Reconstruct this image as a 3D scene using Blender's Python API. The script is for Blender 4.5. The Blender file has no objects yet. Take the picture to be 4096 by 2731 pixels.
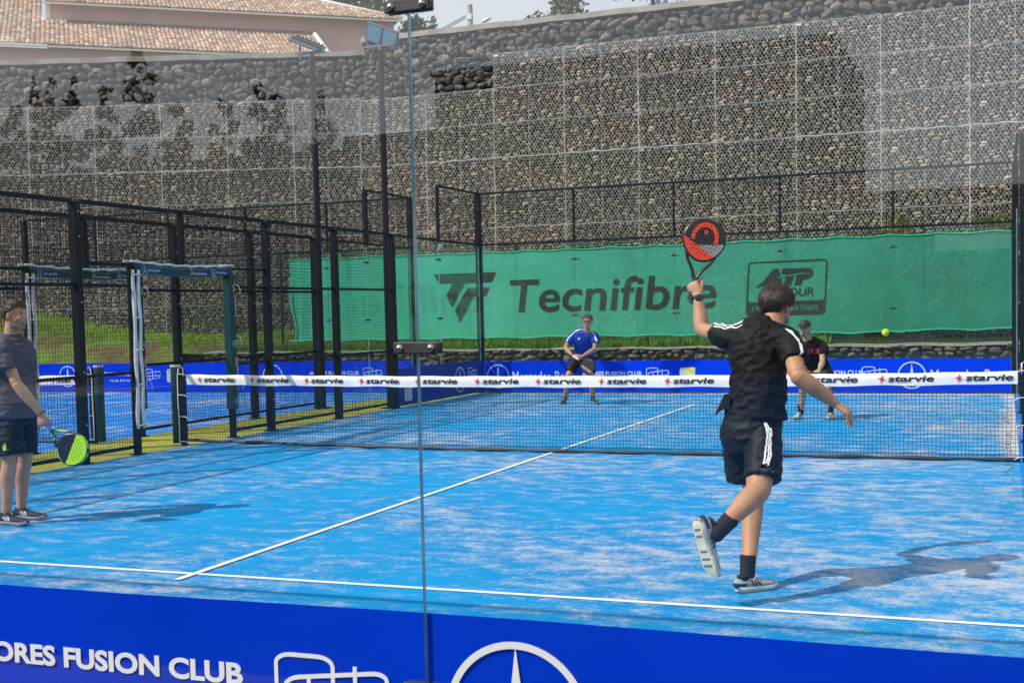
import bpy, bmesh, math, random
from mathutils import Vector, Matrix, noise
from mathutils.bvhtree import BVHTree
PI = math.pi
random.seed(7)
sc = bpy.context.scene
col = sc.collection

# ------------------------------------------------------------------ camera, world, sun, exposure
cam_d = bpy.data.cameras.new('camera')
cam = bpy.data.objects.new('camera', cam_d); col.objects.link(cam); sc.camera = cam
YAW, PIT, ROL = -0.370542729, -0.0543450785, -0.023001697
Fv = Vector((math.sin(YAW)*math.cos(PIT), math.cos(YAW)*math.cos(PIT), math.sin(PIT)))
Rv = Vector((math.cos(YAW), -math.sin(YAW), 0)); Uv = Rv.cross(Fv)
R2 = Rv*math.cos(ROL) + Uv*math.sin(ROL); U2 = -Rv*math.sin(ROL) + Uv*math.cos(ROL)
CAM = Vector((4.832+0.0246, -13.7515, 1.6435))
cam.matrix_world = Matrix(((R2.x, U2.x, -Fv.x, CAM.x), (R2.y, U2.y, -Fv.y, CAM.y), (R2.z, U2.z, -Fv.z, CAM.z), (0, 0, 0, 1)))
cam_d.sensor_width = 36; cam_d.lens = 36*5080.98674/4096; cam_d.shift_y = 153.75/4096
cam_d.clip_start = 0.05; cam_d.clip_end = 3000
cam_d.dof.use_dof = True; cam_d.dof.focus_distance = 7.6; cam_d.dof.aperture_fstop = 7.1

w = bpy.data.worlds.new('World'); sc.world = w; w.use_nodes = True
nt = w.node_tree; bg = nt.nodes['Background']
sky = nt.nodes.new('ShaderNodeTexSky'); sky.sky_type = 'NISHITA'; sky.sun_disc = False
SD = Vector((-0.72, -0.68, 1)).normalized()
sky.sun_elevation = math.asin(SD.z); sky.sun_rotation = math.atan2(SD.x, SD.y) % (2*PI)
sky.air_density = 1.0; sky.dust_density = 2.5; sky.ozone_density = 1.2
veil = nt.nodes.new('ShaderNodeMix'); veil.data_type = 'RGBA'; veil.inputs[7].default_value = (8.2, 8.5, 9.0, 1)   # thin high cloud
vt = nt.nodes.new('ShaderNodeTexCoord'); vn = nt.nodes.new('ShaderNodeTexNoise'); vn.inputs['Scale'].default_value = 2.2; vn.inputs['Detail'].default_value = 6
vm = nt.nodes.new('ShaderNodeMapRange'); vm.inputs[1].default_value = .35; vm.inputs[2].default_value = .65; vm.inputs[3].default_value = .5; vm.inputs[4].default_value = .9
nt.links.new(vt.outputs['Generated'], vn.inputs['Vector']); nt.links.new(vn.outputs[0], vm.inputs[0]); nt.links.new(vm.outputs[0], veil.inputs[0])
nt.links.new(sky.outputs[0], veil.inputs[6]); nt.links.new(veil.outputs[2], bg.inputs['Color']); bg.inputs['Strength'].default_value = 0.10
sun_d = bpy.data.lights.new('sun', 'SUN'); sun_d.energy = 4.3; sun_d.angle = math.radians(0.5); sun_d.color = (1, 0.955, 0.88)
sun = bpy.data.objects.new('sun', sun_d); col.objects.link(sun)
sun.rotation_euler = SD.to_track_quat('Z', 'Y').to_euler()
sc.view_settings.view_transform = 'Standard'; sc.view_settings.look = 'None'
sc.view_settings.exposure = 0.10; sc.view_settings.gamma = 1
sc.render.engine = 'CYCLES'
sc.cycles.transparent_max_bounces = 32; sc.cycles.max_bounces = 8

# ------------------------------------------------------------------ object helpers
def tag(o, label=None, cat=None, group=None, kind=None):
    if label: o['label'] = label
    if cat: o['category'] = cat
    if group: o['group'] = group
    if kind: o['kind'] = kind
    return o
def thing(name, label, cat, loc=(0, 0, 0), group=None):
    o = bpy.data.objects.new(name, None); col.objects.link(o); o.location = loc; o.empty_display_size = .1
    return tag(o, label, cat, group)
def link(name, me, parent=None, mat=None, loc=None, rot=None):
    o = bpy.data.objects.new(name, me); col.objects.link(o)
    if parent: o.parent = parent
    if mat is not None and not me.materials: me.materials.append(mat)
    if loc: o.location = loc
    if rot: o.rotation_euler = rot
    return o
def wl(parent_empty, me, name, mat):
    """link a mesh written in world coordinates under an empty standing elsewhere"""
    o = link(name, me, parent_empty, mat); o.matrix_parent_inverse = Matrix.Translation(-Vector(parent_empty.location)); return o
class MB:
    def __init__(s): s.v = []; s.f = []; s.mi = []; s.m = 0
    def add(s, vs, fs):
        b = len(s.v); s.v += [tuple(x) for x in vs]
        for f in fs: s.f.append(tuple(i+b for i in f)); s.mi.append(s.m)
    def box(s, a, b):
        x0, y0, z0 = a; x1, y1, z1 = b
        s.add([(x0,y0,z0),(x1,y0,z0),(x1,y1,z0),(x0,y1,z0),(x0,y0,z1),(x1,y0,z1),(x1,y1,z1),(x0,y1,z1)],
              [(0,3,2,1),(4,5,6,7),(0,1,5,4),(1,2,6,5),(2,3,7,6),(3,0,4,7)])
    def bevbox(s, a, b, r):
        x0,y0,z0=a; x1,y1,z1=b
        vs=[]; 
        for z,i in ((z0,r),(z0+r,0),(z1-r,0),(z1,r)):
            vs += [(x0+i+ (r if i==0 else 0),y0+i,z),(x1-i-(r if i==0 else 0),y0+i,z),(x1-i,y0+i+(r if i==0 else 0),z),(x1-i,y1-i-(r if i==0 else 0),z),
                   (x1-i-(r if i==0 else 0),y1-i,z),(x0+i+(r if i==0 else 0),y1-i,z),(x0+i,y1-i-(r if i==0 else 0),z),(x0+i,y0+i+(r if i==0 else 0),z)]
        fs=[tuple(reversed(range(8))),tuple(range(24,32))]
        for k in range(3):
            for j in range(8): fs.append((k*8+j,k*8+(j+1)%8,(k+1)*8+(j+1)%8,(k+1)*8+j))
        s.add(vs,fs)
    def tube(s, pts, r, n=6, caps=True, side=None):
        pts = [Vector(p) for p in pts]; rings = []
        for i, p in enumerate(pts):
            t = (pts[min(i+1, len(pts)-1)] - pts[max(i-1, 0)]).normalized()
            u = Vector(side) if side else (Vector((0, 0, 1)) if abs(t.z) < .9 else Vector((1, 0, 0)))
            u = (u - t*u.dot(t)).normalized(); w_ = t.cross(u)
            rr = r[i] if isinstance(r, (list, tuple)) else r
            rings.append([p + (u*math.cos(2*PI*(j+.5)/n) + w_*math.sin(2*PI*(j+.5)/n))*rr for j in range(n)])
        vs = [v for rg in rings for v in rg]; fs = []
        for i in range(len(pts)-1):
            for j in range(n): fs.append((i*n+j, i*n+(j+1) % n, (i+1)*n+(j+1) % n, (i+1)*n+j))
        if caps and n > 2: fs += [tuple(reversed(range(n))), tuple(range((len(pts)-1)*n, len(pts)*n))]
        s.add(vs, fs)
    def ell(s, c, r, M=None, nu=14, nv=9):
        M = M or Matrix.Identity(3); c = Vector(c); vs = []; fs = []
        for i in range(nv+1):
            th = PI*i/nv
            for j in range(nu):
                ph = 2*PI*j/nu
                vs.append(c + M @ Vector((r[0]*math.sin(th)*math.cos(ph), r[1]*math.sin(th)*math.sin(ph), r[2]*math.cos(th))))
        for i in range(nv):
            for j in range(nu): fs.append((i*nu+j, (i+1)*nu+j, (i+1)*nu+(j+1) % nu, i*nu+(j+1) % nu))
        s.add(vs, fs)
    def mesh(s, name, mat=None, smooth=False):
        me = bpy.data.meshes.new(name); me.from_pydata(s.v, [], s.f)
        for m in (mat if isinstance(mat, (list, tuple)) else [mat]):
            if m: me.materials.append(m)
        if len(set(s.mi)) > 1: me.polygons.foreach_set('material_index', s.mi)
        if smooth: me.polygons.foreach_set('use_smooth', [True]*len(me.polygons))
        me.update(); return me
    def build(s, name, mat=None, parent=None, smooth=False, world=False, **k):
        me = s.mesh(name, mat, smooth)
        if world: return wl(parent, me, name, None)
        return link(name, me, parent, None, **k)

# ------------------------------------------------------------------ materials
def mat(name, c, rough=.6, metal=0, c2=None, scale=5, det=4, bump=0, bscale=60, spec=.5, coord='Object', stretch=None, mixlo=.35, mixhi=.65, rnd=None, trans=None):
    m = bpy.data.materials.new(name); m.use_nodes = True; n = m.node_tree.nodes; l = m.node_tree.links
    b = n['Principled BSDF']; b.inputs['Roughness'].default_value = rough; b.inputs['Metallic'].default_value = metal
    b.inputs['Specular IOR Level'].default_value = spec
    b.inputs['Base Color'].default_value = (*c, 1)
    tc = n.new('ShaderNodeTexCoord'); vec = tc.outputs[coord]
    if stretch:
        mp = n.new('ShaderNodeMapping'); mp.inputs['Scale'].default_value = stretch; l.new(vec, mp.inputs[0]); vec = mp.outputs[0]
    out = None
    if c2:
        t = n.new('ShaderNodeTexNoise'); t.inputs['Scale'].default_value = scale; t.inputs['Detail'].default_value = det; l.new(vec, t.inputs['Vector'])
        r = n.new('ShaderNodeMapRange'); r.inputs[1].default_value = mixlo; r.inputs[2].default_value = mixhi; l.new(t.outputs[0], r.inputs[0])
        mx = n.new('ShaderNodeMix'); mx.data_type = 'RGBA'; mx.inputs[6].default_value = (*c, 1); mx.inputs[7].default_value = (*c2, 1)
        l.new(r.outputs[0], mx.inputs[0]); out = mx.outputs[2]
    if rnd:
        oi = n.new('ShaderNodeObjectInfo'); mx = n.new('ShaderNodeMix'); mx.data_type = 'RGBA'
        if out: l.new(out, mx.inputs[6])
        else: mx.inputs[6].default_value = (*c, 1)
        mx.inputs[7].default_value = (*rnd, 1); l.new(oi.outputs['Random'], mx.inputs[0]); out = mx.outputs[2]
    if out: l.new(out, b.inputs['Base Color'])
    if bump:
        t = n.new('ShaderNodeTexNoise'); t.inputs['Scale'].default_value = bscale; t.inputs['Detail'].default_value = 5; l.new(vec, t.inputs['Vector'])
        bp = n.new('ShaderNodeBump'); bp.inputs['Strength'].default_value = bump; bp.inputs['Distance'].default_value = .01
        l.new(t.outputs[0], bp.inputs['Height']); l.new(bp.outputs[0], b.inputs['Normal'])
    if trans:
        tr = n.new('ShaderNodeBsdfTranslucent'); ms = n.new('ShaderNodeMixShader'); ms.inputs[0].default_value = trans
        if out: l.new(out, tr.inputs[0])
        else: tr.inputs[0].default_value = (*c, 1)
        l.new(b.outputs[0], ms.inputs[1]); l.new(tr.outputs[0], ms.inputs[2]); l.new(ms.outputs[0], n['Material Output'].inputs[0])
    return m
def attr_mat(name, rough=.8, attr='tint', mul=None, bump=0, bscale=40, trans=0, grain=None, sss=0):
    """colour read from a per-piece / per-vertex colour attribute, times a fine grain"""
    m = bpy.data.materials.new(name); m.use_nodes = True; n = m.node_tree.nodes; l = m.node_tree.links
    b = n['Principled BSDF']; b.inputs['Roughness'].default_value = rough
    a = n.new('ShaderNodeAttribute'); a.attribute_name = attr; out = a.outputs['Color']
    tc = n.new('ShaderNodeTexCoord')
    if grain:
        t = n.new('ShaderNodeTexNoise'); t.inputs['Scale'].default_value = grain; t.inputs['Detail'].default_value = 5; l.new(tc.outputs['Object'], t.inputs['Vector'])
        r = n.new('ShaderNodeMapRange'); r.inputs[1].default_value = .3; r.inputs[2].default_value = .7; r.inputs[3].default_value = .65; r.inputs[4].default_value = 1.35; l.new(t.outputs[0], r.inputs[0])
        v = n.new('ShaderNodeMix'); v.data_type = 'RGBA'; v.blend_type = 'MULTIPLY'; v.inputs[0].default_value = 1
        l.new(out, v.inputs[6]); l.new(r.outputs[0], v.inputs[7]); out = v.outputs[2]
    if mul:
        oi = n.new('ShaderNodeObjectInfo'); mx = n.new('ShaderNodeMix'); mx.data_type = 'RGBA'; mx.inputs[6].default_value = (*mul[0], 1); mx.inputs[7].default_value = (*mul[1], 1)
        l.new(oi.outputs['Random'], mx.inputs[0])
        v = n.new('ShaderNodeMix'); v.data_type = 'RGBA'; v.blend_type = 'MULTIPLY'; v.inputs[0].default_value = 1
        l.new(out, v.inputs[6]); l.new(mx.outputs[2], v.inputs[7]); out = v.outputs[2]
    l.new(out, b.inputs['Base Color'])
    if sss:
        b.inputs['Subsurface Weight'].default_value = sss; b.inputs['Subsurface Radius'].default_value = (.01, .004, .002); b.inputs['Subsurface Scale'].default_value = 1
    if bump:
        t = n.new('ShaderNodeTexNoise'); t.inputs['Scale'].default_value = bscale; t.inputs['Detail'].default_value = 6; l.new(tc.outputs['Object'], t.inputs['Vector'])
        bp = n.new('ShaderNodeBump'); bp.inputs['Strength'].default_value = bump; bp.inputs['Distance'].default_value = .02
        l.new(t.outputs[0], bp.inputs['Height']); l.new(bp.outputs[0], b.inputs['Normal'])
    if trans:
        tr = n.new('ShaderNodeBsdfTranslucent'); ms = n.new('ShaderNodeMixShader'); ms.inputs[0].default_value = trans
        l.new(out, tr.inputs[0]); l.new(b.outputs[0], ms.inputs[1]); l.new(tr.outputs[0], ms.inputs[2]); l.new(ms.outputs[0], n['Material Output'].inputs[0])
    return m
def set_tint(me, cols):
    """cols: one (r,g,b) per vertex"""
    at = me.color_attributes.new('tint', 'FLOAT_COLOR', 'POINT')
    flat = []
    for c in cols: flat += [c[0], c[1], c[2], 1]
    at.data.foreach_set('color', flat)
def glass_mat(name, tint, rough=0.0, ior=1.5, dirt=0.0):
    m = bpy.data.materials.new(name); m.use_nodes = True; n = m.node_tree.nodes; l = m.node_tree.links; n.remove(n['Principled BSDF'])
    fr = n.new('ShaderNodeFresnel'); ge = n.new('ShaderNodeNewGeometry'); im = n.new('ShaderNodeMix'); im.inputs[2].default_value = ior; im.inputs[3].default_value = 1/ior
    l.new(ge.outputs['Backfacing'], im.inputs[0]); l.new(im.outputs[0], fr.inputs[0])
    tr = n.new('ShaderNodeBsdfTransparent'); tr.inputs[0].default_value = (*tint, 1)
    gl = n.new('ShaderNodeBsdfAnisotropic'); gl.inputs['Roughness'].default_value = rough
    ms = n.new('ShaderNodeMixShader'); l.new(fr.outputs[0], ms.inputs[0]); l.new(tr.outputs[0], ms.inputs[1]); l.new(gl.outputs[0], ms.inputs[2])
    last = ms.outputs[0]
    if dirt:
        tc = n.new('ShaderNodeTexCoord'); t = n.new('ShaderNodeTexNoise'); t.inputs['Scale'].default_value = 1.3; t.inputs['Detail'].default_value = 8; t.inputs['Roughness'].default_value = .65
        l.new(tc.outputs['Object'], t.inputs['Vector']); r = n.new('ShaderNodeMapRange'); r.inputs[1].default_value = .45; r.inputs[2].default_value = .8; r.inputs[3].default_value = dirt*.25; r.inputs[4].default_value = dirt; l.new(t.outputs[0], r.inputs[0])
        d = n.new('ShaderNodeBsdfDiffuse'); d.inputs[0].default_value = (.6, .6, .58, 1)
        m2 = n.new('ShaderNodeMixShader'); l.new(r.outputs[0], m2.inputs[0]); l.new(last, m2.inputs[1]); l.new(d.outputs[0], m2.inputs[2]); last = m2.outputs[0]
    l.new(last, n['Material Output'].inputs[0]); return m

M = {}
M['black_metal'] = mat('black_metal', (.006, .009, .014), .42, c2=(.009, .013, .019), scale=3, bump=.05, bscale=200, spec=.25)
M['mesh_metal'] = mat('mesh_metal', (.007, .008, .011), .5, spec=.2)
M['bolt'] = mat('bolt_steel', (.62, .6, .56), .25, metal=1, c2=(.4, .37, .3), scale=90)
M['clamp'] = mat('clamp_black', (.011, .011, .013), .5, c2=(.03, .03, .034), scale=30, bump=.25, bscale=500)
M['galv'] = mat('galvanised_wire', (.55, .56, .57), .6, c2=(.68, .69, .7), scale=2)
M['glass'] = glass_mat('clear_glass', (.985, .995, .99), ior=1.74, dirt=.002)
M['far_glass'] = glass_mat('greenish_glass', (.93, .985, .955), dirt=.01)
M['glass_edge'] = mat('glass_edge', (.14, .30, .38), .15, c2=(.26, .42, .48), scale=3)
M['white'] = mat('white_print', (.82, .82, .84), .45)
M['pale'] = mat('pale_blue_print', (.5, .62, .85), .5)
M['line'] = mat('white_line_turf', (.8, .8, .78), .9, c2=(.62, .68, .74), scale=45, mixlo=.5, mixhi=.8, bump=.4, bscale=400)
M['banner'] = mat('blue_banner_vinyl', (.001, .046, .70), .6, c2=(.001, .042, .63), scale=1.2, det=2, bump=.03, bscale=2, spec=.0)
M['banner_back'] = mat('navy_banner_back', (.004, .03, .26), .6)
M['red'] = mat('red_print', (.75, .03, .02), .5)
M['ink'] = mat('black_print', (.015, .015, .018), .5)
M['yellow'] = mat('yellow_print', (.85, .72, .03), .5)
M['greyprint'] = mat('grey_print', (.45, .55, .55), .5)
M['gold'] = mat('amber_print', (.75, .38, .05), .5)
M['pad'] = mat('dark_green_pad_vinyl', (.003, .04, .042), .35, c2=(.005, .055, .06), scale=8, bump=.2, bscale=14)
M['foam'] = mat('white_foam', (.75, .76, .78), .75, c2=(.6, .6, .62), scale=20, bump=.4, bscale=60)
M['rope'] = mat('white_cord', (.8, .8, .8), .8)
M['net'] = mat('net_cord', (.009, .01, .012), .8)
M['tape'] = mat('net_band_vinyl', (.84, .84, .83), .5, c2=(.74, .74, .74), scale=6, bump=.25, bscale=9)

# court turf: blue pile with drifts of pale sand, thicker towards the walls
def turf(name, blue, blue2, sand, amount, edge=True):
    m = bpy.data.materials.new(name); m.use_nodes = True; n = m.node_tree.nodes; l = m.node_tree.links; b = n['Principled BSDF']
    b.inputs['Roughness'].default_value = .9; b.inputs['Specular IOR Level'].default_value = .15
    tc = n.new('ShaderNodeTexCoord'); P = tc.outputs['Object']
    def N(s, d, r=.5, st=None):
        v = P
        if st: mp = n.new('ShaderNodeMapping'); mp.inputs['Scale'].default_value = st; l.new(P, mp.inputs[0]); v = mp.outputs[0]
        t = n.new('ShaderNodeTexNoise'); t.inputs['Scale'].default_value = s; t.inputs['Detail'].default_value = d; t.inputs['Roughness'].default_value = r; l.new(v, t.inputs['Vector']); return t.outputs[0]
    def Ma(op, a, c, cl=False):
        x = n.new('ShaderNodeMath'); x.operation = op; x.use_clamp = cl
        for i, q in enumerate((a, c)):
            if isinstance(q, (int, float)): x.inputs[i].default_value = q
            else: l.new(q, x.inputs[i])
        return x.outputs[0]
    big = N(.45, 3); mid = N(4.6, 7, .68, (.78, 1.15, 1)); fine = N(90, 3, .7); pile = N(26, 4, .7)
    s = Ma('ADD', Ma('MULTIPLY', big, .9), Ma('MULTIPLY', mid, 1.5))
    s = Ma('ADD', s, Ma('MULTIPLY', pile, .75)); s = Ma('ADD', s, Ma('MULTIPLY', fine, .75))
    if edge:
        sp = n.new('ShaderNodeSeparateXYZ'); l.new(P, sp.inputs[0])
        ex = Ma('MULTIPLY', Ma('SUBTRACT', sp.outputs[0], 3.2, True), .07); 
        ex2 = Ma('MULTIPLY', Ma('MULTIPLY', Ma('SUBTRACT', sp.outputs[0], 4.76, True), 1.5), Ma('GREATER_THAN', sp.outputs[1], .4))
        ey = Ma('MULTIPLY', Ma('GREATER_THAN', sp.outputs[1], 9.72), .8)
        s = Ma('ADD', s, ex); s = Ma('ADD', s, ey); s = Ma('ADD', s, ex2)
    r = n.new('ShaderNodeMapRange'); r.inputs[1].default_value = 1.99-amount; r.inputs[2].default_value = 2.38-amount; r.interpolation_type = 'SMOOTHSTEP'; l.new(s, r.inputs[0])
    bl = n.new('ShaderNodeMix'); bl.data_type = 'RGBA'; bl.inputs[6].default_value = (*blue, 1); bl.inputs[7].default_value = (*blue2, 1)
    l.new(Ma('MULTIPLY', Ma('SUBTRACT', big, .3, True), 2.2), bl.inputs[0])
    mx = n.new('ShaderNodeMix'); mx.data_type = 'RGBA'; l.new(Ma('MULTIPLY', r.outputs[0], .9), mx.inputs[0]); l.new(bl.outputs[2], mx.inputs[6]); mx.inputs[7].default_value = (*sand, 1)
    if edge:   # deep sand piled along the right kerb and the far wall is beige
        ed = n.new('ShaderNodeMix'); ed.data_type = 'RGBA'; ed.inputs[6].default_value = (*sand, 1); ed.inputs[7].default_value = (.60, .54, .52, 1)
        hv = n.new('ShaderNodeMapRange'); hv.inputs[1].default_value = 2.05; hv.inputs[2].default_value = 2.45; l.new(s, hv.inputs[0])
        l.new(Ma('ADD', hv.outputs[0], Ma('MULTIPLY', Ma('ADD', ex2, ey), 1.3), True), ed.inputs[0]); l.new(ed.outputs[2], mx.inputs[7])
    l.new(mx.outputs[2], b.inputs['Base Color'])
    bp = n.new('ShaderNodeBump'); bp.inputs['Strength'].default_value = .55; bp.inputs['Distance'].default_value = .008
    l.new(Ma('ADD', fine, pile), bp.inputs['Height']); l.new(bp.outputs[0], b.inputs['Normal'])
    return m
M['turf'] = turf('blue_court_turf', (.001, .285, .63), (.002, .175, .47), (.24, .39, .58), .15)
M['turf_far'] = turf('blue_turf_second_court', (.01, .20, .66), (.01, .15, .56), (.42, .5, .6), .08, False)
M['green_turf'] = mat('yellow_green_turf', (.36, .36, .035), .95, c2=(.25, .27, .03), scale=9, bump=.5, bscale=120)
M['ground'] = mat('bare_ground', (.13, .10, .065), .95, c2=(.05, .075, .02), scale=.9, bump=.6, bscale=8)
M['reflection_blue'] = mat('added_reflection_blue', (.001, .022, .07), .95, c2=(.001, .035, .10), scale=1.5, spec=.0)  # colour of the added unseen sheet that the near glass mirrors
M['yard'] = mat('dark_asphalt', (.03, .03, .032), .9, c2=(.045, .045, .045), scale=3, bump=.3, bscale=80)
M['concrete'] = mat('pale_concrete', (.42, .38, .33), .85, c2=(.28, .25, .21), scale=2.5, bump=.5, bscale=12)
M['dark_core'] = mat('shadow_gap_fill', (.02, .02, .019), 1)
M['stone'] = attr_mat('basalt_stone', .85, mul=((.52, .53, .51), (.63, .54, .50)), bump=.5, bscale=30, grain=14)
M['gstone'] = attr_mat('gabion_stone', .85, mul=((1.14, 1.08, .92), (1.60, 1.24, 1.06)), bump=.3, bscale=20, grain=9)
M['mortar'] = mat('earthy_mortar', (.16, .14, .11), .95, c2=(.08, .07, .06), scale=5, bump=.5, bscale=20)
M['screen_ink'] = mat('dark_screen_print', (.022, .03, .024), .9, c2=(.035, .045, .035), scale=9)
M['post_green'] = mat('green_fence_post', (.01, .06, .035), .5)
M['chain'] = mat('green_chain_link', (.015, .06, .035), .5)
M['leaf'] = attr_mat('leaves', .55, trans=.3)
M['bark'] = mat('bark', (.09, .07, .05), .9, c2=(.05, .04, .03), scale=12, bump=.6, bscale=40)
M['pinkwall'] = mat('pink_render', (.68, .46, .44), .9, c2=(.62, .41, .39), scale=.6)
M['whitetrim'] = mat('white_trim', (.72, .69, .64), .8)
M['tile'] = attr_mat('clay_tile', .85, grain=6, bump=.3, bscale=12)
M['lamp_metal'] = mat('lamp_grey_metal', (.13, .14, .155), .45, metal=.3)
M['lamp_glass'] = mat('lamp_glass', (.25, .42, .42), .08, c2=(.3, .46, .45), scale=4, spec=.8)
M['pole_blue'] = mat('dark_blue_pole', (.008, .012, .02), .4, spec=.3)
M['rail_dark'] = mat('dark_rail', (.02, .02, .02), .5)
def skin_mat(n_): return attr_mat(n_, .5, bump=.08, bscale=180, grain=None, sss=.12)
def cloth_mat(n_, c, c2=None, rough=.75, spec=.35):
    m = mat(n_, c, rough, c2=c2 or tuple(x*1.25 for x in c), scale=3, bump=.35, bscale=16, spec=spec, stretch=(1, 1, .55))
    return m
# ------------------------------------------------------------------ print helpers (flat lettering lies in the XZ plane, read from -Y)
def _curve_to_mesh(cu, name):
    o = bpy.data.objects.new('tmp', cu); col.objects.link(o); dg = bpy.context.evaluated_depsgraph_get(); dg.update()
    me = bpy.data.meshes.new_from_object(o.evaluated_get(dg)); me.name = name
    bpy.data.objects.remove(o); bpy.data.curves.remove(cu); return me
def fit(me, wd, h, shear=0, z_thick=.0015, x0=0, z0=0):
    xs = [v.co.x for v in me.vertices]; ys = [v.co.y for v in me.vertices]; a, b, c, d = min(xs), max(xs), min(ys), max(ys)
    for v in me.vertices:
        x = (v.co.x-a)/(b-a)*wd if wd else (v.co.x-a)/(d-c)*h
        z = (v.co.y-c)/(d-c)*h
        v.co = Vector((x0 + x + shear*z, -z_thick if v.co.z > 0 else 0, z0 + z))
    me.update(); return me
def text_mesh(s, wd, h, bold=0, shear=0, x0=0, z0=0, name='lettering', spacing=1, thick=.0015):
    cu = bpy.data.curves.new(name, 'FONT'); cu.body = s; cu.size = 1; cu.extrude = .01; cu.offset = bold; cu.space_character = spacing; cu.resolution_u = 4
    return fit(_curve_to_mesh(cu, name), wd, h, shear, thick, x0, z0)
def poly_mesh(polys, name='emblem', thick=.0015):
    """polygons in (x,z); later ones inside the first are holes"""
    cu = bpy.data.curves.new(name, 'CURVE'); cu.dimensions = '2D'; cu.fill_mode = 'BOTH'; cu.extrude = thick/2
    for p in polys:
        sp = cu.splines.new('POLY'); sp.points.add(len(p)-1); sp.use_cyclic_u = True
        for i, q in enumerate(p): sp.points[i].co = (q[0], q[1], 0, 1)
    me = _curve_to_mesh(cu, name)
    for v in me.vertices: v.co = Vector((v.co.x, -v.co.z - thick/2, v.co.y))
    me.update(); return me
def circ(cx, cz, r, n=40, r2=None): return [(cx+r*math.cos(2*PI*i/n), cz+(r2 or r)*math.sin(2*PI*i/n)) for i in range(n)]
def rrect(x0, z0, x1, z1, r, n=6):
    p = []
    for cx, cz, a in ((x1-r, z1-r, 0), (x0+r, z1-r, 90), (x0+r, z0+r, 180), (x1-r, z0+r, 270)):
        for i in range(n+1): t = math.radians(a+90*i/n); p.append((cx+r*math.cos(t), cz+r*math.sin(t)))
    return p
def stroke(pts, wd, closed=False):
    pts = [Vector(p) for p in pts]; n = len(pts); L = []; R = []
    for i in range(n):
        a = pts[(i-1) % n] if closed or i else pts[i]; b = pts[(i+1) % n] if closed or i < n-1 else pts[i]
        t = (b-a).normalized(); q = Vector((-t.y, t.x))*wd/2
        L.append(tuple(pts[i]+q)); R.append(tuple(pts[i]-q))
    return [L, R] if closed else [L+R[::-1]]
def merge(meshes, name):
    bm = bmesh.new()
    for m in meshes: bm.from_mesh(m)
    me = bpy.data.meshes.new(name); bm.to_mesh(me); bm.free(); return me
def star_emblem(r):
    ring = poly_mesh([circ(0, 0, r, 64), circ(0, 0, r*.905, 64)])
    pts = []
    for k in range(3):
        a = PI/2 + k*2*PI/3
        pts.append((r*.93*math.cos(a), r*.93*math.sin(a))); pts.append((r*.13*math.cos(a+PI/3), r*.13*math.sin(a+PI/3)))
    pts = [pts[i] for i in range(6)]
    return merge([ring, poly_mesh([pts])], 'star_emblem')
def court_emblem(wd=.43, h=.24):
    """two overlapping rounded frames with cross bars"""
    a = [(x*wd, z*h) for x, z in rrect(0, .05, .52, 1, .14)]
    b = [(x*wd, z*h+(x*wd)*.12) for x, z in rrect(.08, 0, 1, .62, .13)]
    s = wd*.035
    ms = [poly_mesh(stroke(a, s, True)), poly_mesh(stroke(b, s, True)),
          poly_mesh(stroke([(wd*.3, h*.02), (wd*.3, h*.66)], s)), poly_mesh(stroke([(wd*.72, h*.1), (wd*.72, h*.9)], s)), poly_mesh(stroke([(wd*.1, h*.36), (wd, h*.42)], s))]
    for i, m in enumerate(ms):
        for v in m.vertices: v.co.y -= .0004*i
    return merge(ms, 'court_emblem')
def star4(r):
    p = []
    for i in range(8):
        a = PI/2+i*PI/4 - .2; rr = r if i % 2 == 0 else r*.27
        if i in (2, 6): rr *= .8
        p.append((rr*math.cos(a), rr*math.sin(a)))
    return poly_mesh([p], 'red_star')
def put(me, x, z, y, parent, mt, name, rz=0, base=(0, 0, 0)):
    o = link(name, me, parent, mt); o.location = (x, y, z); o.rotation_euler = (0, 0, rz); return o
me_star = star_emblem(.245); me_court = court_emblem(); me_merc = text_mesh('Mercedes-Benz', 1.30, .20, bold=.004)
me_afc = text_mesh('AÇORES FUSION CLUB', 1.20, .105, bold=.03)
me_fam = text_mesh('Family & Padel', .55, .07, bold=.008); me_fam2 = me_fam
me_road_bg = poly_mesh([rrect(0, 0, .30, .30, .06)], 'grey_tile'); 
def s_road():
    pts = [(.28, .235), (.16, .235), (.10, .20), (.11, .16), (.2, .12), (.29, .07), (.33, .0)]
    return poly_mesh(stroke(pts, .055), 'yellow_road')
me_road = s_road(); me_term = text_mesh('SOTERMÁQUINAS', 1.5, .15, bold=.02)
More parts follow.
